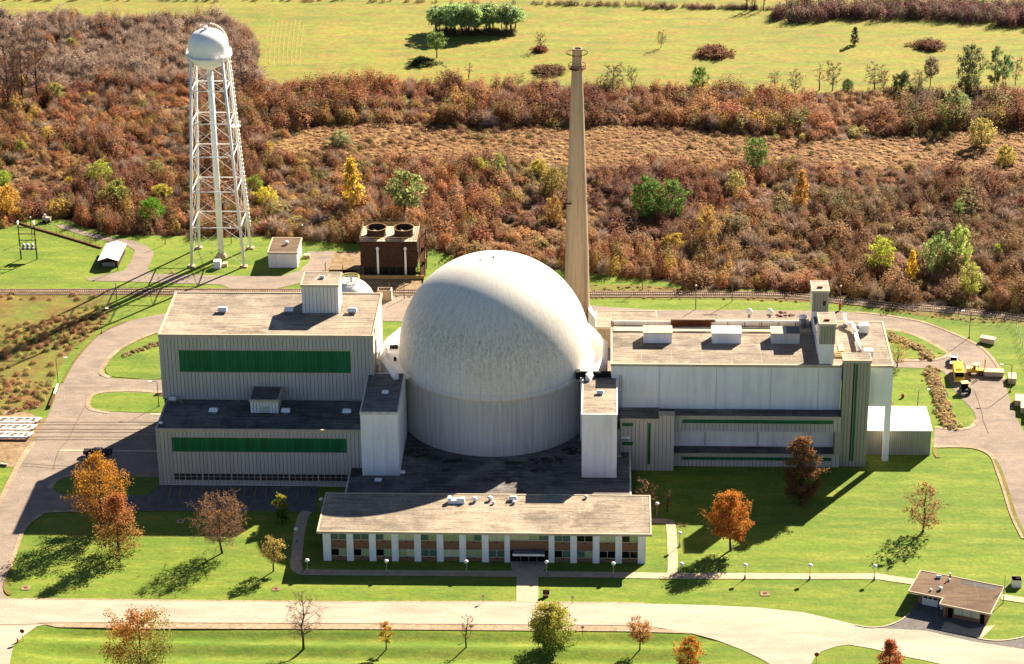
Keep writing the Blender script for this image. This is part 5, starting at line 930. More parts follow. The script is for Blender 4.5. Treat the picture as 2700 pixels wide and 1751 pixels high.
def tree_meshes(key, h, w, kind='round', base=.25, limbs=26, subs=5, lv=60, lsize=.28, trunk_r=None, colfn=None, bare=False, spread=.5, twig_r=.022, up=.7):
    tr = MB(); tw = MB(); tips = []; r0 = trunk_r or h*.018+.05; pf = PROF[kind]
    lean = rng.normal(0,.02*h,2); top = Vector((lean[0],lean[1],h*.96)); nseg = 5; pts = [Vector((0,0,-.1))]
    for i in range(1,nseg+1):
        t = i/nseg; pts.append(Vector((lean[0]*t+rng.normal(0,.012*h), lean[1]*t+rng.normal(0,.012*h), h*.96*t)))
    if base > 0 or bare:
        for i,(a,c) in enumerate(zip(pts,pts[1:])): tr.tube(a,c,r0*(1-i/nseg*.85),r0*(1-(i+1)/nseg*.85),6,False)
    def on(z):
        k = max(0,min(nseg-1e-6,z/(h*.96)*nseg)); i = int(k); return pts[i].lerp(pts[i+1],k-i)
    zb = base*h
    for i in range(limbs):
        t = (i+.5)/limbs; z = zb+(h-zb)*t; rad = pf(t)*w/2*rng.uniform(.72,1.08); az = i*2.39996+rng.normal(0,.25)
        start = on(max(zb*.8, z-rad*up)); end = Vector((math.cos(az)*rad+on(z).x, math.sin(az)*rad+on(z).y, min(h,z+rng.normal(0,.03*h))))
        mid = start.lerp(end,.5)+Vector((0,0,-.04*rad+rng.normal(0,.03*h)))
        lr = r0*.34*(1-t*.5); tr.tube(start,mid,lr,lr*.6,5,False); tr.tube(mid,end,lr*.6,lr*.2,4,False)
        for k in range(subs):
            q = mid.lerp(end,(k+rng.uniform(.2,1))/subs); dv = Vector(rng.normal(0,1,3)); dv.z = dv.z*.6+.35; dv.normalize(); L = rad*rng.uniform(.22,.5)*spread*2; e = q+dv*L
            if bare:
                tw.tube(q,e,twig_r*1.6,twig_r,3,False)
                for j in range(9):
                    p1 = q.lerp(e,rng.uniform(.3,1)); d2 = (dv+Vector(rng.normal(0,.7,3))).normalized(); e2 = p1+d2*L*rng.uniform(.4,.8); tw.tube(p1,e2,twig_r,twig_r*.5,3,False); tips.append(e2)
            else: tr.tube(q,e,lr*.3,lr*.12,3,False)
            tips.append(e)
        tips.append(end)
    tips = np.array([tuple(p_) for p_ in tips])
    trm = tr.mesh(key+'_trunk', M['bark'])
    if bare:
        cm = tw.mesh(key+'_twigs', M['twig'])
        if lv:
            n = int(lv); C = tips[rng.integers(0,len(tips),n)]+rng.normal(0,.18,(n,3)); cols = colfn(C,h,w) if colfn else np.ones((n,3))
            return trm, cm, leaves_mesh(key+'_leaves', C, lsize, cols, M['leaf'])
        return trm, cm, None
    lv = int(lv*3.4); lsize *= .60; n = len(tips)*lv//10; idx = rng.integers(0,len(tips),n); C = tips[idx]+rng.normal(0,1,(n,3))*np.array([1,1,.75])*(w*.042+.10)
    shade = rng.uniform(.65,1.3,n)[:,None]*np.ones((1,3)); shade *= (1+.16*rng.normal(size=len(tips)))[idx][:,None]
    cols = (colfn(C,h,w) if colfn else 1.)*shade
    return trm, leaves_mesh(key+'_crown', C, lsize, cols, M['leaf']), None
def place_tree(name, label, cat, meshes, pos, scale=(1,1,1), rz=0., color=(1,1,1), group=None):
    t = thing(name, label, cat, pos, group, rz); t.scale = scale
    trm, cm, lm = meshes
    if len(trm.vertices): link('trunk', trm, t)
    c = link('crown', cm, t); c.color = tuple(color)+(1.,)
    if lm: q = link('leaves', lm, c); q.color = tuple(color)+(1.,)
    return t
# ---- the lawn and road trees, one by one (photo pixel of the foot, pixel row of the top, crown width in pixels)
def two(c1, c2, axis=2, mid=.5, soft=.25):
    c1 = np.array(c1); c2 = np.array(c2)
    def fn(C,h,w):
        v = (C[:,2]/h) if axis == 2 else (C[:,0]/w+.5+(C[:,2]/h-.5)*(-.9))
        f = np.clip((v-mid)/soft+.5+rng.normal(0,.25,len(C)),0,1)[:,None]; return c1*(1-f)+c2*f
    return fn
GOLD=(.50,.27,.03); ORANGE=(.46,.16,.03); RED=(.42,.09,.04); YG=(.36,.34,.05); GREEN=(.13,.22,.03); DKG=(.08,.13,.02); YEL=(.55,.42,.05); BROWN=(.22,.10,.04); OLIVE=(.24,.20,.06)
LT = [
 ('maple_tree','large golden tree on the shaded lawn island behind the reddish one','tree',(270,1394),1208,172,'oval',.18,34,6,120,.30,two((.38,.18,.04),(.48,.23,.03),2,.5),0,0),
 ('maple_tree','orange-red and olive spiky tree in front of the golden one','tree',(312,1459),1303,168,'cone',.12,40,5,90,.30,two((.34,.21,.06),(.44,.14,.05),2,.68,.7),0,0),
 ('pear_tree','round pinkish nearly bare tree of fine twigs on the left lawn','tree',(586,1459),1316,138,'vase',.28,44,7,2600,.13,two((.34,.17,.10),(.38,.20,.08)),1,0),
 ('crab_apple_tree','small crooked olive-yellow tree at the office shadow edge','tree',(721,1507),1419,78,'round',.35,16,5,60,.26,two(OLIVE,(.40,.30,.08)),0,0),
 ('shade_shrub_tree','small green tree with lit yellow top beside the parking','tree',(745,1378),1303,52,'oval',.15,16,5,80,.28,two(GREEN,YG,2,.6),0,0),  # light on the top is put into the colour of the upper leaves
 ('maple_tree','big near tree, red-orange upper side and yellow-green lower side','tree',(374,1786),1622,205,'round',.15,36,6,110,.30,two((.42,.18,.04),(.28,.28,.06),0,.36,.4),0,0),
 ('bare_tree','tall slender bare tree on the near verge left of the yellow sapling','tree',(800,1707),1560,105,'oval',.3,26,5,0,.2,None,1,0),
 ('yellow_sapling','small thin golden-yellow sapling on the near verge','tree',(1018,1709),1638,40,'oval',.3,12,4,70,.22,two(YEL,GOLD),0,0),
 ('bare_sapling','small leafless sapling beside a signpost on the near verge','tree',(1229,1705),1619,46,'oval',.3,18,4,0,.2,None,1,0),
 ('linden_tree','dense round yellow-green tree on the near verge','tree',(1457,1714),1592,132,'round',.1,40,6,150,.28,two(GREEN,(.40,.36,.06),2,.5,.6),0,0),
 ('orange_sapling','small pale orange vase-shaped tree on the near verge','tree',(1687,1711),1636,68,'vase',.35,16,5,90,.22,two((.42,.20,.06),(.46,.24,.08)),0,0),
 ('amber_tree','amber-orange near tree at the curve of the branch road','tree',(1812,1768),1682,84,'oval',.15,20,5,100,.26,two((.44,.18,.03),(.52,.25,.04)),0,0),
 ('red_maple','coral-red near tree on the corner island','tree',(2343,1778),1686,90,'cone',.12,24,5,100,.26,two((.44,.10,.05),(.48,.16,.07)),0,0),
 ('orange_maple','bright orange egg-shaped tree on a thin trunk near the path crossing','tree',(1926,1452),1303,116,'oval',.27,36,6,130,.27,two((.38,.13,.03),(.48,.19,.03),2,.5),0,0),
 ('ash_tree','half-bare tree with thin orange leaves alone on the right lawn','tree',(2433,1404),1278,108,'oval',.2,28,5,1100,.20,two((.42,.22,.08),(.44,.24,.10)),1,0),
 ('oak_tree','brown-leaved pyramidal tree in the deep shade of the concrete hall','tree',(2113,1326),1158,118,'oval',.08,40,6,110,.30,two((.17,.085,.035),(.25,.125,.05)),0,0),
 ('reddish_shrub_tree','reddish bare multi-twig shrub tree behind the office end','tree',(1705,1352),1264,64,'vase',.15,18,5,120,.16,two((.3,.14,.08),(.34,.17,.10)),1,0),
 ('grey_sapling','faint grey bare sapling in shade beside the reddish shrub tree','tree',(1760,1350),1290,40,'vase',.25,12,4,0,.2,None,1,0),
 ('thin_yellow_tree','sparse yellow-tan tree beside the concrete hall end wall','tree',(2366,968),900,66,'oval',.2,18,5,26,.24,two((.40,.27,.10),(.44,.30,.10)),0,0),
]
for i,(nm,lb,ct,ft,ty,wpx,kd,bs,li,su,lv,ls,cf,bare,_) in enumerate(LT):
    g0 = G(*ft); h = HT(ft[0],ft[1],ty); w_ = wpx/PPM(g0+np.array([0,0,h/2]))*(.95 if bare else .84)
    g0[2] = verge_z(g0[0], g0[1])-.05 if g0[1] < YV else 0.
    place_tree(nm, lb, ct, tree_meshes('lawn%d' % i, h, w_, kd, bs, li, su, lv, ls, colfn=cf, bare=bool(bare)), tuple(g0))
# ---- shared tree shapes for the brush and the far field (height 10, scaled per tree)
V = {'fan':[tree_meshes('fan%d' % k, 10, 9, 'round', .12, 22, 5, 70, .42) for k in range(3)], 'bush':[tree_meshes('bsh%d' % k, 10, 12, 'bush', .02, 22, 5, 80, .55) for k in range(3)],
     'cone':[tree_meshes('con%d' % k, 10, 6, 'cone', .08, 22, 5, 60, .38) for k in range(2)], 'tall':[tree_meshes('tal%d' % k, 10, 6.5, 'round', .42, 20, 5, 45, .42) for k in range(3)],
     'thin':[tree_meshes('thn%d' % k, 10, 5, 'oval', .3, 16, 4, 45, .40) for k in range(2)], 'bare':[tree_meshes('bar%d' % k, 10, 7, 'vase', .25, 22, 5, 0, .3, bare=True, twig_r=.035) for k in range(4)], 'snag':[tree_meshes('sng%d' % k, 10, 4, 'oval', .35, 9, 3, 0, .3, bare=True, twig_r=.04) for k in range(2)],
     'mound':[tree_meshes('mnd%d' % k, 3, 12, 'bush', .02, 26, 6, 90, .45) for k in range(2)]}
vi = {}
W6 = lambda x,y: (x*.42017,y*.42017); W7 = lambda x,y: (900+x*.42017,y*.42017); W8 = lambda x,y: (1800+x*.38894,y*.38894); K8 = lambda x,y: (2100+x*.25929,560+y*.25929); K7 = lambda x,y: (1600+x*.29412,560+y*.29412)
def vt(f, s, x, yb, hp, wp, kind, col, name, label, group=None):
    X, Yb = f(x,yb); g0 = G(X,Yb); _, Yt = f(x,yb-hp); h = HT(X,Yb,Yt); w_ = wp*s/PPM(g0); h *= .55 if kind == 'mound' else 1.; k = vi.get(kind,0); vi[kind] = k+1; ms = V[kind][k % len(V[kind])]
    h0, w0 = {'fan':(10,9),'bush':(10,12),'cone':(10,6),'tall':(10,6.5),'thin':(10,5),'bare':(10,7),'snag':(10,4),'mound':(3,12)}[kind]
    sw = w_/w0; col = col if kind in ('bare','snag') else (tuple(min(.8,v*1.3) for v in col) if col[1] < col[0]*1.5 else (col[0]*1.15,col[1]*1.0,col[2]*.75)); return place_tree(name, label, 'tree' if kind not in ('bush','mound') else 'shrub', ms, tuple(g0), (sw,sw,h/h0), rng.uniform(0,6.28), col, group)
a6,a7,a8,b8,b7 = .42017,.42017,.38894,.25929,.29412
cYG=(.30,.32,.05); cG=(.10,.22,.04); cY=(.46,.36,.05); cO=(.22,.19,.06); cP=(.27,.30,.12); cB=(.46,.28,.05); cD=(.07,.10,.03)
BT = [
 (W6,a6,635,1165,150,150,'fan',cYG,'yellow_green_tree','yellow-green tree rising from brush, upper of the pair left of the water tower'),(W6,a6,735,1295,150,215,'bush',(.24,.24,.06),'olive_shrub','wide olive-yellow shrub below the yellow-green tree'),
 (W6,a6,440,1185,70,80,'bush',cY,'yellow_shrub','small yellow shrub alone in red brush near the left edge'),(W6,a6,1020,1260,100,120,'fan',(.42,.38,.05),'bright_yellow_shrub','bright yellow shrub just left of the water tower legs'),
 (W6,a6,960,1405,155,150,'fan',(.12,.30,.03),'bright_green_tree','vivid green round tree at the brush edge by the service road'),(W6,a6,985,1140,130,120,'fan',cO,'olive_tree','dull olive tree above the bright yellow shrub'),
 (W6,a6,1600,1215,110,110,'fan',(.20,.24,.04),'green_shrub','green shrub right of the water tower legs'),(W6,a6,1670,1300,120,135,'fan',(.48,.42,.05),'yellow_shrub','bright lemon-yellow shrub right of the water tower legs'),
 (W6,a6,25,1175,100,90,'fan',(.26,.34,.04),'lime_tree','lime-green tree top at the left picture edge'),(W6,a6,52,1370,200,150,'fan',cB,'golden_tree','golden-orange tree at the left edge above the pole transformers'),
 (W6,a6,2215,1330,320,185,'cone',(.50,.36,.06),'golden_poplar','tall golden tree standing in brush beyond the pump house'),(W6,a6,2140,905,80,150,'bush',(.30,.30,.14),'pale_olive_shrub','pale olive shrub casting shade on the dry meadow'),
 (W6,a6,1690,970,80,50,'thin',cY,'yellow_shrub','thin yellow sapling in brush right of the tower mid-height'),(W6,a6,1930,640,80,110,'bush',(.20,.30,.05),'green_shrub','green shrub on the hedge crest left of the meadow'),
 (W6,a6,450,320,75,95,'bush',(.26,.30,.06),'green_shrub','pale green shrub among grey twigs near the upper left'),(W6,a6,735,525,70,110,'bush',(.34,.34,.08),'yellow_green_shrub','low yellow-green shrub below the grey twig thicket'),
 (W6,a6,350,635,110,140,'bush',(.28,.25,.08),'olive_shrub','olive-yellow shrub at the feet of the big bare trees'),(W6,a6,135,960,80,80,'thin',(.28,.28,.06),'thin_green_tree','thin pale green sapling in red brush near the left edge'),
 (W7,a7,600,362,160,115,'tall',(.16,.26,.09),'pine_tree','lone umbrella-topped pine in the field before the grove'),(W7,a7,1250,315,110,70,'bare',(1,1,1),'bare_tree','bare bushy tree in the field above the chimney dome gap'),
 (W7,a7,510,400,50,165,'mound',cD,'dark_mound_shrub','dark low shrub at the foot of the lone pine'),(W7,a7,1300,455,62,200,'mound',(.16,.09,.05),'mound_shrub','low brown shrub mound in the field left of the chimney'),(W7,a7,1250,320,45,95,'mound',(.20,.08,.05),'mound_shrub','reddish shrub around the bare field tree left of the chimney top'),
 (W7,a7,2340,342,75,225,'mound',(.18,.09,.05),'mound_shrub','brown shrub mound in the field right of the chimney'),(W8,a8,1670,322,70,205,'mound',(.16,.08,.05),'mound_shrub','oval dark brown shrub mound towards the field right side'),
 (W7,a7,2005,300,110,60,'bare',(1,1,1),'bare_tree','small leafless field tree right of the chimney top'),(W8,a8,1165,302,120,70,'cone',(.12,.10,.05),'field_tree','small dark upright tree alone in the right field'),
 (W8,a8,108,628,170,110,'fan',(.10,.20,.05),'green_tree','dark green tree on the hedge crest right of the chimney'),(W7,a7,2140,655,70,85,'bush',(.18,.30,.10),'green_shrub','mint green shrub in the hedge below the dark green tree'),
 (W7,a7,1262,735,65,65,'fan',(.36,.42,.08),'lime_shrub','small lime shrub inside the red hedge band'),(W7,a7,1055,705,70,95,'bush',(.32,.26,.08),'yellow_olive_shrub','yellow-olive shrub inside the red hedge band'),
 (W7,a7,862,1095,95,130,'bush',(.34,.36,.05),'yellow_green_shrub','yellow-green shrub at the near meadow edge'),(W7,a7,985,1150,180,100,'thin',(.26,.28,.08),'thin_green_tree','thin pale green tree beside the yellow-green meadow shrub'),(W7,a7,1238,1110,100,120,'bush',(.40,.32,.06),'yellow_shrub','yellow shrub at the meadow edge left of the chimney'),
 (W7,a7,275,1090,60,42,'thin',cY,'yellow_sapling','tiny yellow sapling between golden tree and pale tall tree'),(W7,a7,395,1405,310,245,'tall',(.22,.24,.08),'pale_willow','tall pale green tree with open trunks behind the cooling tower'),
 (W7,a7,1920,1375,250,210,'fan',(.10,.20,.05),'green_tree','left half of the big dark green tree pair right of the chimney'),(W7,a7,2075,1375,235,180,'fan',(.12,.22,.06),'green_tree','right half of the big dark green tree pair right of the chimney'),
 (W8,a8,503,1172,230,165,'fan',(.11,.21,.06),'green_tree','upright mid-green tree standing in the dry meadow'),(W8,a8,740,1160,100,65,'thin',(.32,.32,.08),'yellow_green_sapling','pale yellow-green sapling right of the meadow tree'),(W8,a8,808,965,55,50,'bush',(.48,.40,.12),'yellow_shrub','tiny pale yellow bush in the dry meadow'),
 (W8,a8,795,1420,250,130,'cone',(.40,.22,.05),'larch_tree','orange-gold conical tree in red brush on the right'),(W8,a8,2020,995,185,180,'fan',(.36,.30,.09),'willow_shrub','large straw-yellow willow shrub by the right ploughed edge'),(W8,a8,2185,1110,115,140,'bush',(.40,.33,.08),'willow_shrub','smaller straw-yellow shrub below the large willow shrub'),
 (W8,a8,1840,870,250,180,'fan',(.22,.22,.09),'olive_tree','olive tree leaning out of the right hedge band'),(W8,a8,1895,780,140,100,'fan',(.22,.32,.10),'green_tree','light green crown beside the olive hedge tree'),(W8,a8,1765,845,90,70,'bush',(.20,.26,.07),'green_shrub','green shrub at the foot of the olive hedge tree'),
 (W8,a8,1485,630,135,160,'bush',(.09,.11,.04),'dark_evergreen','dark green bushy tree on the right hedge crest'),(W8,a8,1120,615,75,85,'bush',(.10,.14,.05),'dark_shrub','small dark green shrub on the hedge crest'),
 (W8,a8,1935,635,330,190,'fan',(.15,.16,.07),'tall_field_tree','tallest grey-green tree on the right hedge crest'),(W8,a8,2105,640,310,105,'thin',(.13,.17,.06),'tall_field_tree','slim dark tree right of the tallest crest tree'),(W8,a8,2185,625,250,90,'tall',(.17,.24,.10),'tall_field_tree','slim light green umbrella tree at the right crest'),(W8,a8,1680,590,200,110,'tall',(.18,.15,.09),'flat_topped_tree','flat-topped tree on a thin trunk on the right crest'),
 (W8,a8,535,665,85,80,'bush',(.10,.05,.03),'dark_brown_shrub','dark brown squat shrub on the crest between hedge bushes'),(W8,a8,350,1330,170,120,'fan',(.32,.28,.09),'pale_yellow_tree','pale yellow-green tree below the meadow tree'),(W8,a8,160,1543,140,140,'bush',(.34,.22,.06),'amber_shrub','amber-brown shrub in brush right of the dark green pair'),(W8,a8,1870,1500,150,65,'thin',(.22,.30,.09),'thin_green_tree','thin green sapling in the right brush'),
 (K8,b8,850,640,380,260,'fan',(.34,.36,.05),'yellow_green_tree','large yellow-green tree left of the pure yellow one'),(K8,b8,1170,705,320,150,'cone',(.62,.44,.04),'yellow_tree','pure yellow flame-shaped tree in the right brush'),(K8,b8,1420,660,430,260,'fan',(.18,.24,.07),'green_tree','mid-green tree right of the pure yellow one'),(K8,b8,1640,600,450,240,'fan',(.28,.34,.08),'light_green_tree','lighter green crown leaning over the mid-green tree'),
 (K8,b8,1770,860,330,210,'fan',(.30,.30,.07),'yellow_green_tree','yellow-green tree near the track below the green cluster'),(K8,b8,1600,680,260,230,'fan',(.22,.15,.07),'brown_tree','brownish tree filling the middle of the green cluster'),(K8,b8,2045,490,160,90,'thin',(.38,.44,.06),'lime_sapling','small lime sapling at the far right of the brush'),(K8,b8,1095,190,120,70,'thin',(.20,.30,.10),'green_sapling','thin green sapling above the large yellow-green tree'),
 (K7,b7,600,350,150,230,'bush',(.40,.28,.05),'golden_shrub','golden shrub in brush beyond the rear crossarm pole'),(K7,b7,1040,415,105,110,'bush',(.48,.24,.05),'orange_shrub','orange shrub right of the golden shrub'),(K7,b7,862,460,75,95,'bush',(.18,.26,.07),'green_shrub','small green shrub between golden and orange shrubs'),(K7,b7,900,330,330,190,'fan',(.30,.19,.06),'bronze_tree','tall bronze tree behind the golden shrub'),(K7,b7,1165,235,210,210,'tall',(.26,.20,.10),'umbrella_tree','brown umbrella-shaped tree above the orange shrub'),
 (W7,a7,1320,1240,180,150,'fan',(.24,.19,.05),'olive_brown_tree','olive-brown tree just left of the chimney base height'),(W7,a7,1330,1400,160,120,'fan',(.30,.18,.05),'bronze_tree','bronze tree against the chimney left side'),
]
for e in BT: vt(*e)
for (f,s,x,yb,hp,wp,kd,lb) in [(W6,a6,60,705,440,200,'bare','big bare grey tree, outermost of four at the upper left'),(W6,a6,100,660,330,110,'bare','bare grey tree, thinnest of the four at the upper left'),(W6,a6,145,650,380,170,'bare','bare grey tree third from the edge at the upper left'),(W6,a6,240,625,370,230,'bare','broad bare grey tree, innermost of four at the upper left'),
   (W6,a6,728,298,190,70,'snag','dead pole-like tree in the grey thicket left of the tank'),(W6,a6,885,590,120,100,'bare','bare tree in brush left of the tower top strut'),(W6,a6,780,555,120,130,'bare','bare dark tree under the grey thicket'),(W6,a6,1525,590,240,220,'bare','wide bare tree right of the tower tank'),
   (W7,a7,240,605,160,110,'snag','crooked dead tree on the hedge crest left of the grove'),(W7,a7,660,605,180,150,'bare','drooping bare tree on the hedge crest below the lone pine'),(W7,a7,800,500,110,80,'snag','leaning dead tree on the hedge crest'),(W7,a7,1110,545,80,90,'bare','small bare tree on the hedge crest left of the chimney'),(W7,a7,1700,590,190,160,'bare','large bare tree on the hedge crest right of the chimney'),(W7,a7,1820,540,120,80,'bare','bare tree next to the large bare one right of the chimney'),
   (W8,a8,925,612,190,90,'snag','slim bare pair tree on the right crest, nearer the chimney'),(W8,a8,1015,615,200,130,'bare','slim bare pair tree on the right crest, farther from the chimney'),(W8,a8,1300,615,180,150,'bare','forked bare tree on the right crest before the dark evergreen'),(W8,a8,1362,605,130,70,'bare','small bare tree beside the forked one'),(W8,a8,760,640,160,110,'bare','leaning dark bare tree on the crest'),(W8,a8,2255,575,190,90,'bare','bare tree at the right picture edge crest'),(W8,a8,625,590,100,100,'bare','low bare tree on the crest near the white bird'),(W8,a8,1600,600,120,120,'bare','bare tree between dark evergreen and flat-topped tree'),(W8,a8,2000,610,180,60,'snag','thin pole tree between the tall crest trees')]:
    vt(f,s,x,yb,hp,wp,kd,(1,1,1),'bare_tree',lb)
# grove of umbrella-topped trees in the far field
for k in range(40):
    left = k < 25; x = (rng.uniform(585,870) if left else rng.uniform(900,1090)); yb = rng.uniform(185,228) if left else rng.uniform(180,212); hp = yb-rng.uniform(28,70)+(8 if not left else 0)
    vt(W7,a7,x,yb,max(105,hp),rng.uniform(95,150),'tall',(.27+rng.uniform(-.03,.06),.36+rng.uniform(-.04,.06),.15),'grove_tree','slim umbrella-topped tree in the %s clump of the field grove' % ('larger' if left else 'smaller'),'trees of the %s grove clump' % ('larger' if left else 'smaller'))
for k in range(16): vt(W8,a8,(rng.uniform(390,600) if k < 7 else rng.uniform(690,960)),rng.uniform(50,85),rng.uniform(120,170),60,'snag',(1,1,1),'bare_tree','thin bare trunk standing in the far field hedgerow','bare trunks in the far hedgerow')
Pg = np.array([G(*W7(rng.uniform(590,880) if q < 130 else rng.uniform(900,1085), rng.uniform(190,226)))[:2] for q in range(210)])
# ---- brush: thousands of shrubs nobody could count
def inpoly(P, poly):
    x, y = P[:,0], P[:,1]; c = np.zeros(len(P), bool); q = np.array(poly); n = len(q); j = n-1
    for i in range(n):
        xi, yi = q[i]; xj, yj = q[j]; m_ = ((yi > y) != (yj > y)); c ^= m_ & (x < (xj-xi)*(y-yi)/(yj-yi+1e-12)+xi); j = i
    return c
def scatter_pts(polypx, spacing, world=None):
    q = np.array(world if world is not None else px(polypx)); lo = q.min(0); hi = q.max(0); nx = int((hi[0]-lo[0])/spacing); ny = int((hi[1]-lo[1])/spacing)
    gx, gy = np.meshgrid(np.arange(nx+1), np.arange(ny+1)); P = np.stack([lo[0]+(gx.ravel()+rng.uniform(-1,1,gx.size))*spacing, lo[1]+(gy.ravel()+rng.uniform(-1,1,gx.size))*spacing],1)
    return P[inpoly(P,q)]
def to_px(P):
    q = np.concatenate([P, np.zeros((len(P),1))],1)-CAM; wv = q@FW; return np.stack([PW/2+FPX*(q@RT)/wv, PH/2-FPX*(q@UP)/wv],1)
def wav(P, s, seed):
    r = np.random.default_rng(seed); v = np.zeros(len(P))
    for k in range(6): a = r.uniform(0,6.28); f = s*r.uniform(.6,1.8); v += np.sin((P[:,0]*math.cos(a)+P[:,1]*math.sin(a))*f+r.uniform(0,6.28))
    return v/2.4
src = bpy.data.collections.new('brush_sources')
def bush_source(name, n, h, w_, ls, rim=.55, up=.25):
    d = rng.normal(size=(n,3)); d[:,2] = np.abs(d[:,2])*.9; d /= np.linalg.norm(d,axis=1)[:,None]; r_ = rng.uniform(rim,1,n)**.6
    lob = 1+.22*np.sin(3*np.arctan2(d[:,1],d[:,0])+rng.uniform(0,6))+.12*np.sin(7*np.arctan2(d[:,1],d[:,0])+4*d[:,2]); C = d*(r_*lob)[:,None]*np.array([w_/2,w_/2,h]); C[:,2] += .05*h
    shade = (rng.uniform(.55,1.35,n))[:,None]*np.ones((1,3)); shade *= (.55+.45*np.clip(r_*1.05,0,1))[:,None]**0; return bpy.data.objects.new(name, leaves_mesh(name, C, ls, shade, M['bushleaf'], up, d*np.array([1,1,1.3])+np.array([0,0,.15]), .75))
for k in range(7): src.objects.link(bush_source('shrub_%d' % k, 600, 1., 1.05, .042))
def twig_source(name, n):
    d = rng.normal(size=(n,3)); d[:,2] = np.abs(d[:,2])+.35; d /= np.linalg.norm(d,axis=1)[:,None]; st_ = d*rng.uniform(.1,.55,n)[:,None]*np.array([.5,.5,.9]); d2 = d+rng.normal(0,.35,(n,3)); d2 /= np.linalg.norm(d2,axis=1)[:,None]; en = st_+d2*rng.uniform(.22,.42,n)[:,None]
    s_ = np.cross(d2,rng.normal(size=(n,3))); s_ /= np.linalg.norm(s_,axis=1)[:,None]; wv = .011
    Vv = np.stack([st_-s_*wv, st_+s_*wv, en+s_*wv*.5, en-s_*wv*.5],1).reshape(-1,3); me = bpy.data.meshes.new(name); me.from_pydata(Vv.tolist(), [], [(4*i,4*i+1,4*i+2,4*i+3) for i in range(n)]); me.update()
    at = me.attributes.new('lcol','FLOAT_COLOR','FACE'); cc = np.ones((n,4),np.float32); cc[:,:3] = rng.uniform(.7,1.2,n)[:,None]; at.data.foreach_set('color', cc.ravel()); me.materials.append(M['bushleaf']); return bpy.data.objects.new(name, me)
for k in range(3): src.objects.link(twig_source('twiggy_%d' % k, 320))
tsrc = bpy.data.collections.new('tuft_sources')
for k in range(4): tsrc.objects.link(bush_source('tuft_%d' % k, 60, .7, 1., .13, .3, .1))
def gn_scatter(name, P, scl, cols, coll, nsrc, z=.0, idx=None):
    n = len(P); me = bpy.data.meshes.new(name); me.vertices.add(n); co = np.zeros((n,3),np.float32); co[:,:2] = P; co[:,2] = z; me.vertices.foreach_set('co', co.ravel())
    for an, tp, arr, key in (('iscl','FLOAT_VECTOR',scl,'vector'),('irot','FLOAT_VECTOR',np.stack([np.zeros(n),np.zeros(n),rng.uniform(0,6.28,n)],1),'vector'),('icol','FLOAT_COLOR',np.concatenate([cols,np.ones((n,1))],1),'color'),('iidx','INT',rng.integers(0,nsrc,n) if idx is None else idx,'value')):
        at = me.attributes.new(an, tp, 'POINT'); at.data.foreach_set(key, np.asarray(arr, np.int32 if tp == 'INT' else np.float32).ravel())
    o = bpy.data.objects.new(name, me); COL.objects.link(o); o['kind'] = 'stuff'
    ng = bpy.data.node_groups.new(name,'GeometryNodeTree'); ng.interface.new_socket('Geometry', in_out='INPUT', socket_type='NodeSocketGeometry'); ng.interface.new_socket('Geometry', in_out='OUTPUT', socket_type='NodeSocketGeometry')
    N = ng.nodes; gi = N.new('NodeGroupInput'); go = N.new('NodeGroupOutput'); ip = N.new('GeometryNodeInstanceOnPoints'); ci = N.new('GeometryNodeCollectionInfo')
    ci.inputs['Collection'].default_value = coll; ci.inputs['Separate Children'].default_value = True; ci.inputs['Reset Children'].default_value = True; ip.inputs['Pick Instance'].default_value = True
    def named(nm, dt): q = N.new('GeometryNodeInputNamedAttribute'); q.data_type = dt; q.inputs['Name'].default_value = nm; return q.outputs['Attribute']
    L = ng.links; L.new(gi.outputs[0], ip.inputs['Points']); L.new(ci.outputs[0], ip.inputs['Instance']); L.new(named('iidx','INT'), ip.inputs['Instance Index']); L.new(named('irot','FLOAT_VECTOR'), ip.inputs['Rotation']); L.new(named('iscl','FLOAT_VECTOR'), ip.inputs['Scale']); L.new(ip.outputs[0], go.inputs[0])
    md = o.modifiers.new('scatter','NODES'); md.node_group = ng; return o
PAL = np.array([(.29,.112,.038),(.215,.082,.030),(.35,.160,.048),(.21,.115,.052),(.38,.245,.042),(.21,.175,.036),(.27,.078,.028)])
P = scatter_pts(scrub_px, 2.3); mw = px(meadow_px); P = P[~inpoly(P, mw)]; Q = to_px(P); n = len(P)
hgt = rng.uniform(1.4,4.2,n)+1.1*wav(P,.10,1)+.5*wav(P,.35,3); wid = rng.uniform(2.2,4.8,n)
ci_ = np.clip((wav(P,.07,2)*1.1+rng.normal(0,.9,n)+1.6),0,3.99).astype(int); pick = rng.uniform(size=n); olv = wav(P,.05,9); ci_[pick > .90-.10*np.clip(olv,0,1.5)] = 4; ci_[pick > .96-.07*np.clip(olv,0,1.5)] = 5; ci_[(pick < .10)] = 6
cols = PAL[ci_]*rng.uniform(.6,1.3,n)[:,None]*(1+.26*np.clip(wav(P,.035,51),-1.4,1.4))[:,None]; szr = rng.uniform(size=n); bigs = szr < .07; sml = szr > .78; hgt[bigs] *= 1.5; wid[bigs] *= 1.6; hgt[sml] *= .7; wid[sml] *= .62; ol_ = (wav(P,.06,61)+rng.normal(0,.5,n)) > 1.5; cols[ol_] = np.array([.24,.19,.05])*rng.uniform(.6,1.2,ol_.sum())[:,None]; mar = (wav(P,.05,71)+rng.normal(0,.4,n)) > 1.2; cols[mar] = np.array([.19,.066,.032])*rng.uniform(.7,1.2,mar.sum())[:,None]
ul = (Q[:,0] < 690) & (Q[:,1] < 235); g_ = np.clip(rng.normal(.5,.3,n),0,1)[:,None]; cols[ul] = ((1-g_)*np.array([.30,.195,.135])+g_*np.array([.34,.25,.18]))[ul]; red = ul & (pick > .72); cols[red] = PAL[0]; hgt[ul] = hgt[ul]*1.1+.3; wid[ul] *= 1.1
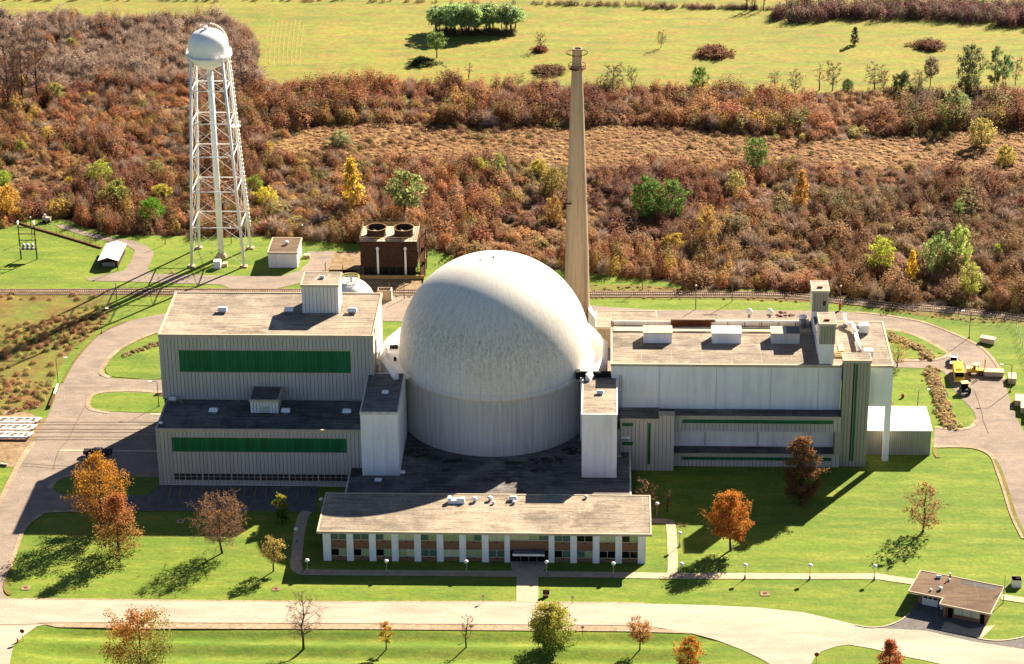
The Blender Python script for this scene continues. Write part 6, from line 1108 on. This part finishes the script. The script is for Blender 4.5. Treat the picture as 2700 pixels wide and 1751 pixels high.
band_ = (Q[:,1] < 345) & (Q[:,0] > 690); hgt[band_] *= 1.45; wid[band_] *= 1.2
lo_ = (Q[:,1] > 440); hgt[lo_] *= 1.12
near = (Q[:,1] > 600) & (rng.uniform(size=n) < .5); cols[near] = cols[near]*.6+np.array([.32,.21,.07])*.4
keep = ~((Q[:,0] > 790) & (Q[:,0] < 1340) & (Q[:,1] > 690)); 
twg = (rng.uniform(size=len(keep)) < np.where(ul, .5, .10+.12*np.clip(wav(P,.045,21),0,1.5))); idx = np.where(twg, rng.integers(7,10,len(keep)), rng.integers(0,7,len(keep)))
cols[twg] = np.array([.42,.31,.23])*rng.uniform(.7,1.2,twg.sum())[:,None]; hgt[twg] *= 1.35; wid[twg] *= 1.25
thin = wav(P,.055,31)+rng.normal(0,.3,len(keep)) > 1.4; hgt[thin] *= .4; wid[thin] *= .6; cols[thin] = np.array([.44,.25,.10])*rng.uniform(.7,1.2,thin.sum())[:,None]     # grassy gaps
P, hgt, wid, cols, idx = P[keep], hgt[keep], wid[keep], cols[keep], idx[keep]; n = len(P)
gn_scatter('autumn_brush', P, np.stack([wid,wid*rng.uniform(.85,1.15,n),np.clip(hgt,.6,7)],1), cols, src, 7, 0., idx)
Pm = scatter_pts(meadow_px, 2.4); fm = wav(Pm,.08,41)+rng.normal(0,.4,len(Pm)); qm = to_px(Pm); em = np.minimum(np.abs(qm[:,1]-np.interp(qm[:,0],[700,1100,1500,1900,2150,2450,2700],[372,325,335,345,372,352,332])),np.abs(qm[:,1]-np.interp(qm[:,0],[700,950,1250,1550,1900,2250,2700],[420,430,430,450,450,448,470]))); Pm = Pm[fm+np.clip(1-em/26,0,1)*.9 > .75]; n = len(Pm); hm = rng.uniform(.6,1.9,n); gn_scatter('meadow_shrubs', Pm, np.stack([hm*1.4,hm*1.4,hm],1), np.array([(.26,.11,.05),(.34,.18,.07),(.28,.22,.06)])[rng.integers(0,3,n)]*rng.uniform(.7,1.2,n)[:,None], src, 7)
P = scatter_pts(meadow_px, 1.35); P = P[rng.uniform(size=len(P)) < .8]; n = len(P); mc = np.array([(.38,.21,.082),(.29,.145,.062),(.47,.295,.115)]); f1 = wav(P,.12,5)
cols = mc[np.clip(f1+rng.normal(1,.6,n),0,2.99).astype(int)]*rng.uniform(.75,1.25,n)[:,None]; sc = rng.uniform(.9,2.0,n); gn_scatter('dry_meadow_grass', P, np.stack([sc*1.3,sc*1.3,sc*rng.uniform(.22,.42,n)],1), cols, tsrc, 4, .03)
P = scatter_pts(rough1, 1.6); f1 = wav(P,.10,8); P = P[(f1+rng.normal(0,.4,len(P))) > .15]; n = len(P); rc = np.array([(.36,.17,.07),(.28,.12,.05),(.28,.28,.06),(.42,.30,.09)])
sc = rng.uniform(.8,2.0,n); gn_scatter('wasteland_scrub', P, np.stack([sc,sc,sc*.55],1), rc[rng.integers(0,4,n)]*rng.uniform(.7,1.2,n)[:,None], src, 7, .06)
P = scatter_pts(rough2, 1.5); n = len(P); P = P[rng.uniform(size=n) < .55]; tq = np.array(TR); dmin = np.min(np.abs(P[:,None,1]-np.interp(P[:,0],tq[:,0],tq[:,1])[:,None]),1); P = P[dmin > 2.3]; n = len(P); sc = rng.uniform(.6,1.3,n)
gn_scatter('trackside_weeds', P, np.stack([sc,sc,sc*.5],1), np.array([(.22,.19,.06),(.30,.20,.08),(.26,.13,.06)])[rng.integers(0,3,n)], tsrc, 4, .06)
K2 = lambda x,y: (2240+x*.24634, 860+y*.24634)
d1 = smooth(px([K2(400,110),K2(500,150),K2(620,195),K2(740,240),K2(830,320),K2(845,350)]),8); d2 = smooth(px([K2(870,480),K2(890,560),K2(930,640),K2(960,720),K2(975,820),K2(1010,920),K2(1050,1010),K2(1090,1085)]),10)
pts = []
for line in (d1,d2):
    for p_ in line:
        for k in range(5): pts.append((p_[0]+rng.normal(0,.75),p_[1]+rng.normal(0,1.0)))
for line in (smooth(px([(250,985),(290,958),(330,938),(380,920),(430,905)]),8),):
    for p_ in line[16:]:
        for k in range(2): pts.append((p_[0]+rng.normal(0,.4),p_[1]+rng.normal(0,.6)))
P = np.array(pts); n = len(P); sc = rng.uniform(.7,1.5,n); gn_scatter('ditch_grass', P, np.stack([sc*1.2,sc*1.2,sc*.7],1), np.array([(.36,.22,.07),(.24,.13,.06),(.20,.17,.05),(.42,.30,.10)])[rng.integers(0,4,n)], tsrc, 4, .1)
hedge = [(2030,40),(2100,22),(2300,16),(2500,12),(2700,26),(2960,40),(2960,92),(2700,74),(2560,60),(2400,52),(2250,52),(2100,60),(2040,50)]
n = len(Pg); hg = rng.uniform(.6,1.8,n); gn_scatter('grove_underbrush', Pg, np.stack([hg*1.3,hg*1.3,hg],1), np.array([(.20,.12,.06),(.16,.18,.06)])[rng.integers(0,2,n)], src, 7)
P = scatter_pts(hedge, 2.6); extra = []
for x in np.arange(-200,2040,5.):
    yb = np.interp(x,[-200,900,1450,1700,2040],[0,2,12,16,26]); 
    if rng.uniform() < (.25 if x < 1400 else .75): extra.append(G(x,yb+rng.normal(0,1.2))[:2])
for x in np.arange(1690,2030,4.):
    if (int(x/37) % 3): extra.append(G(x,22+rng.normal(0,1.5))[:2])
nh = len(P); P = np.concatenate([P,np.array(extra)]); n = len(P); hs = np.concatenate([rng.uniform(3.5,6.0,nh),rng.uniform(.8,2.2,n-nh)])
gn_scatter('far_hedgerow', P, np.stack([hs*.9,hs*.9,hs],1), np.array([(.26,.11,.085),(.22,.09,.07),(.24,.17,.10)])[rng.integers(0,3,n)]*rng.uniform(.7,1.2,n)[:,None], src, 7)

pts = []
Z2 = lambda x,y: G(980+x*.44081,640+y*.44081,4.8)[:2]
for x0, x1, y0, y1, k in ((205,350,1235,1285,60),(370,410,1278,1294,14),(430,540,1295,1318,34),(425,465,1350,1372,14),(800,890,1310,1326,30),(940,1150,1285,1318,60),(1140,1240,1225,1265,44),(960,1000,1352,1372,12)):
    for q in range(k): pts.append(Z2(rng.uniform(x0,x1),rng.uniform(y0,y1)))
P = np.array(pts); P = P[np.hypot(P[:,0],P[:,1]) > 22.6]; n = len(P); sc = rng.uniform(.4,.9,n); gn_scatter('roof_moss', P, np.stack([sc,sc,sc*.25],1), np.tile(np.array([.05,.055,.03]),(n,1)), tsrc, 4, 4.8)
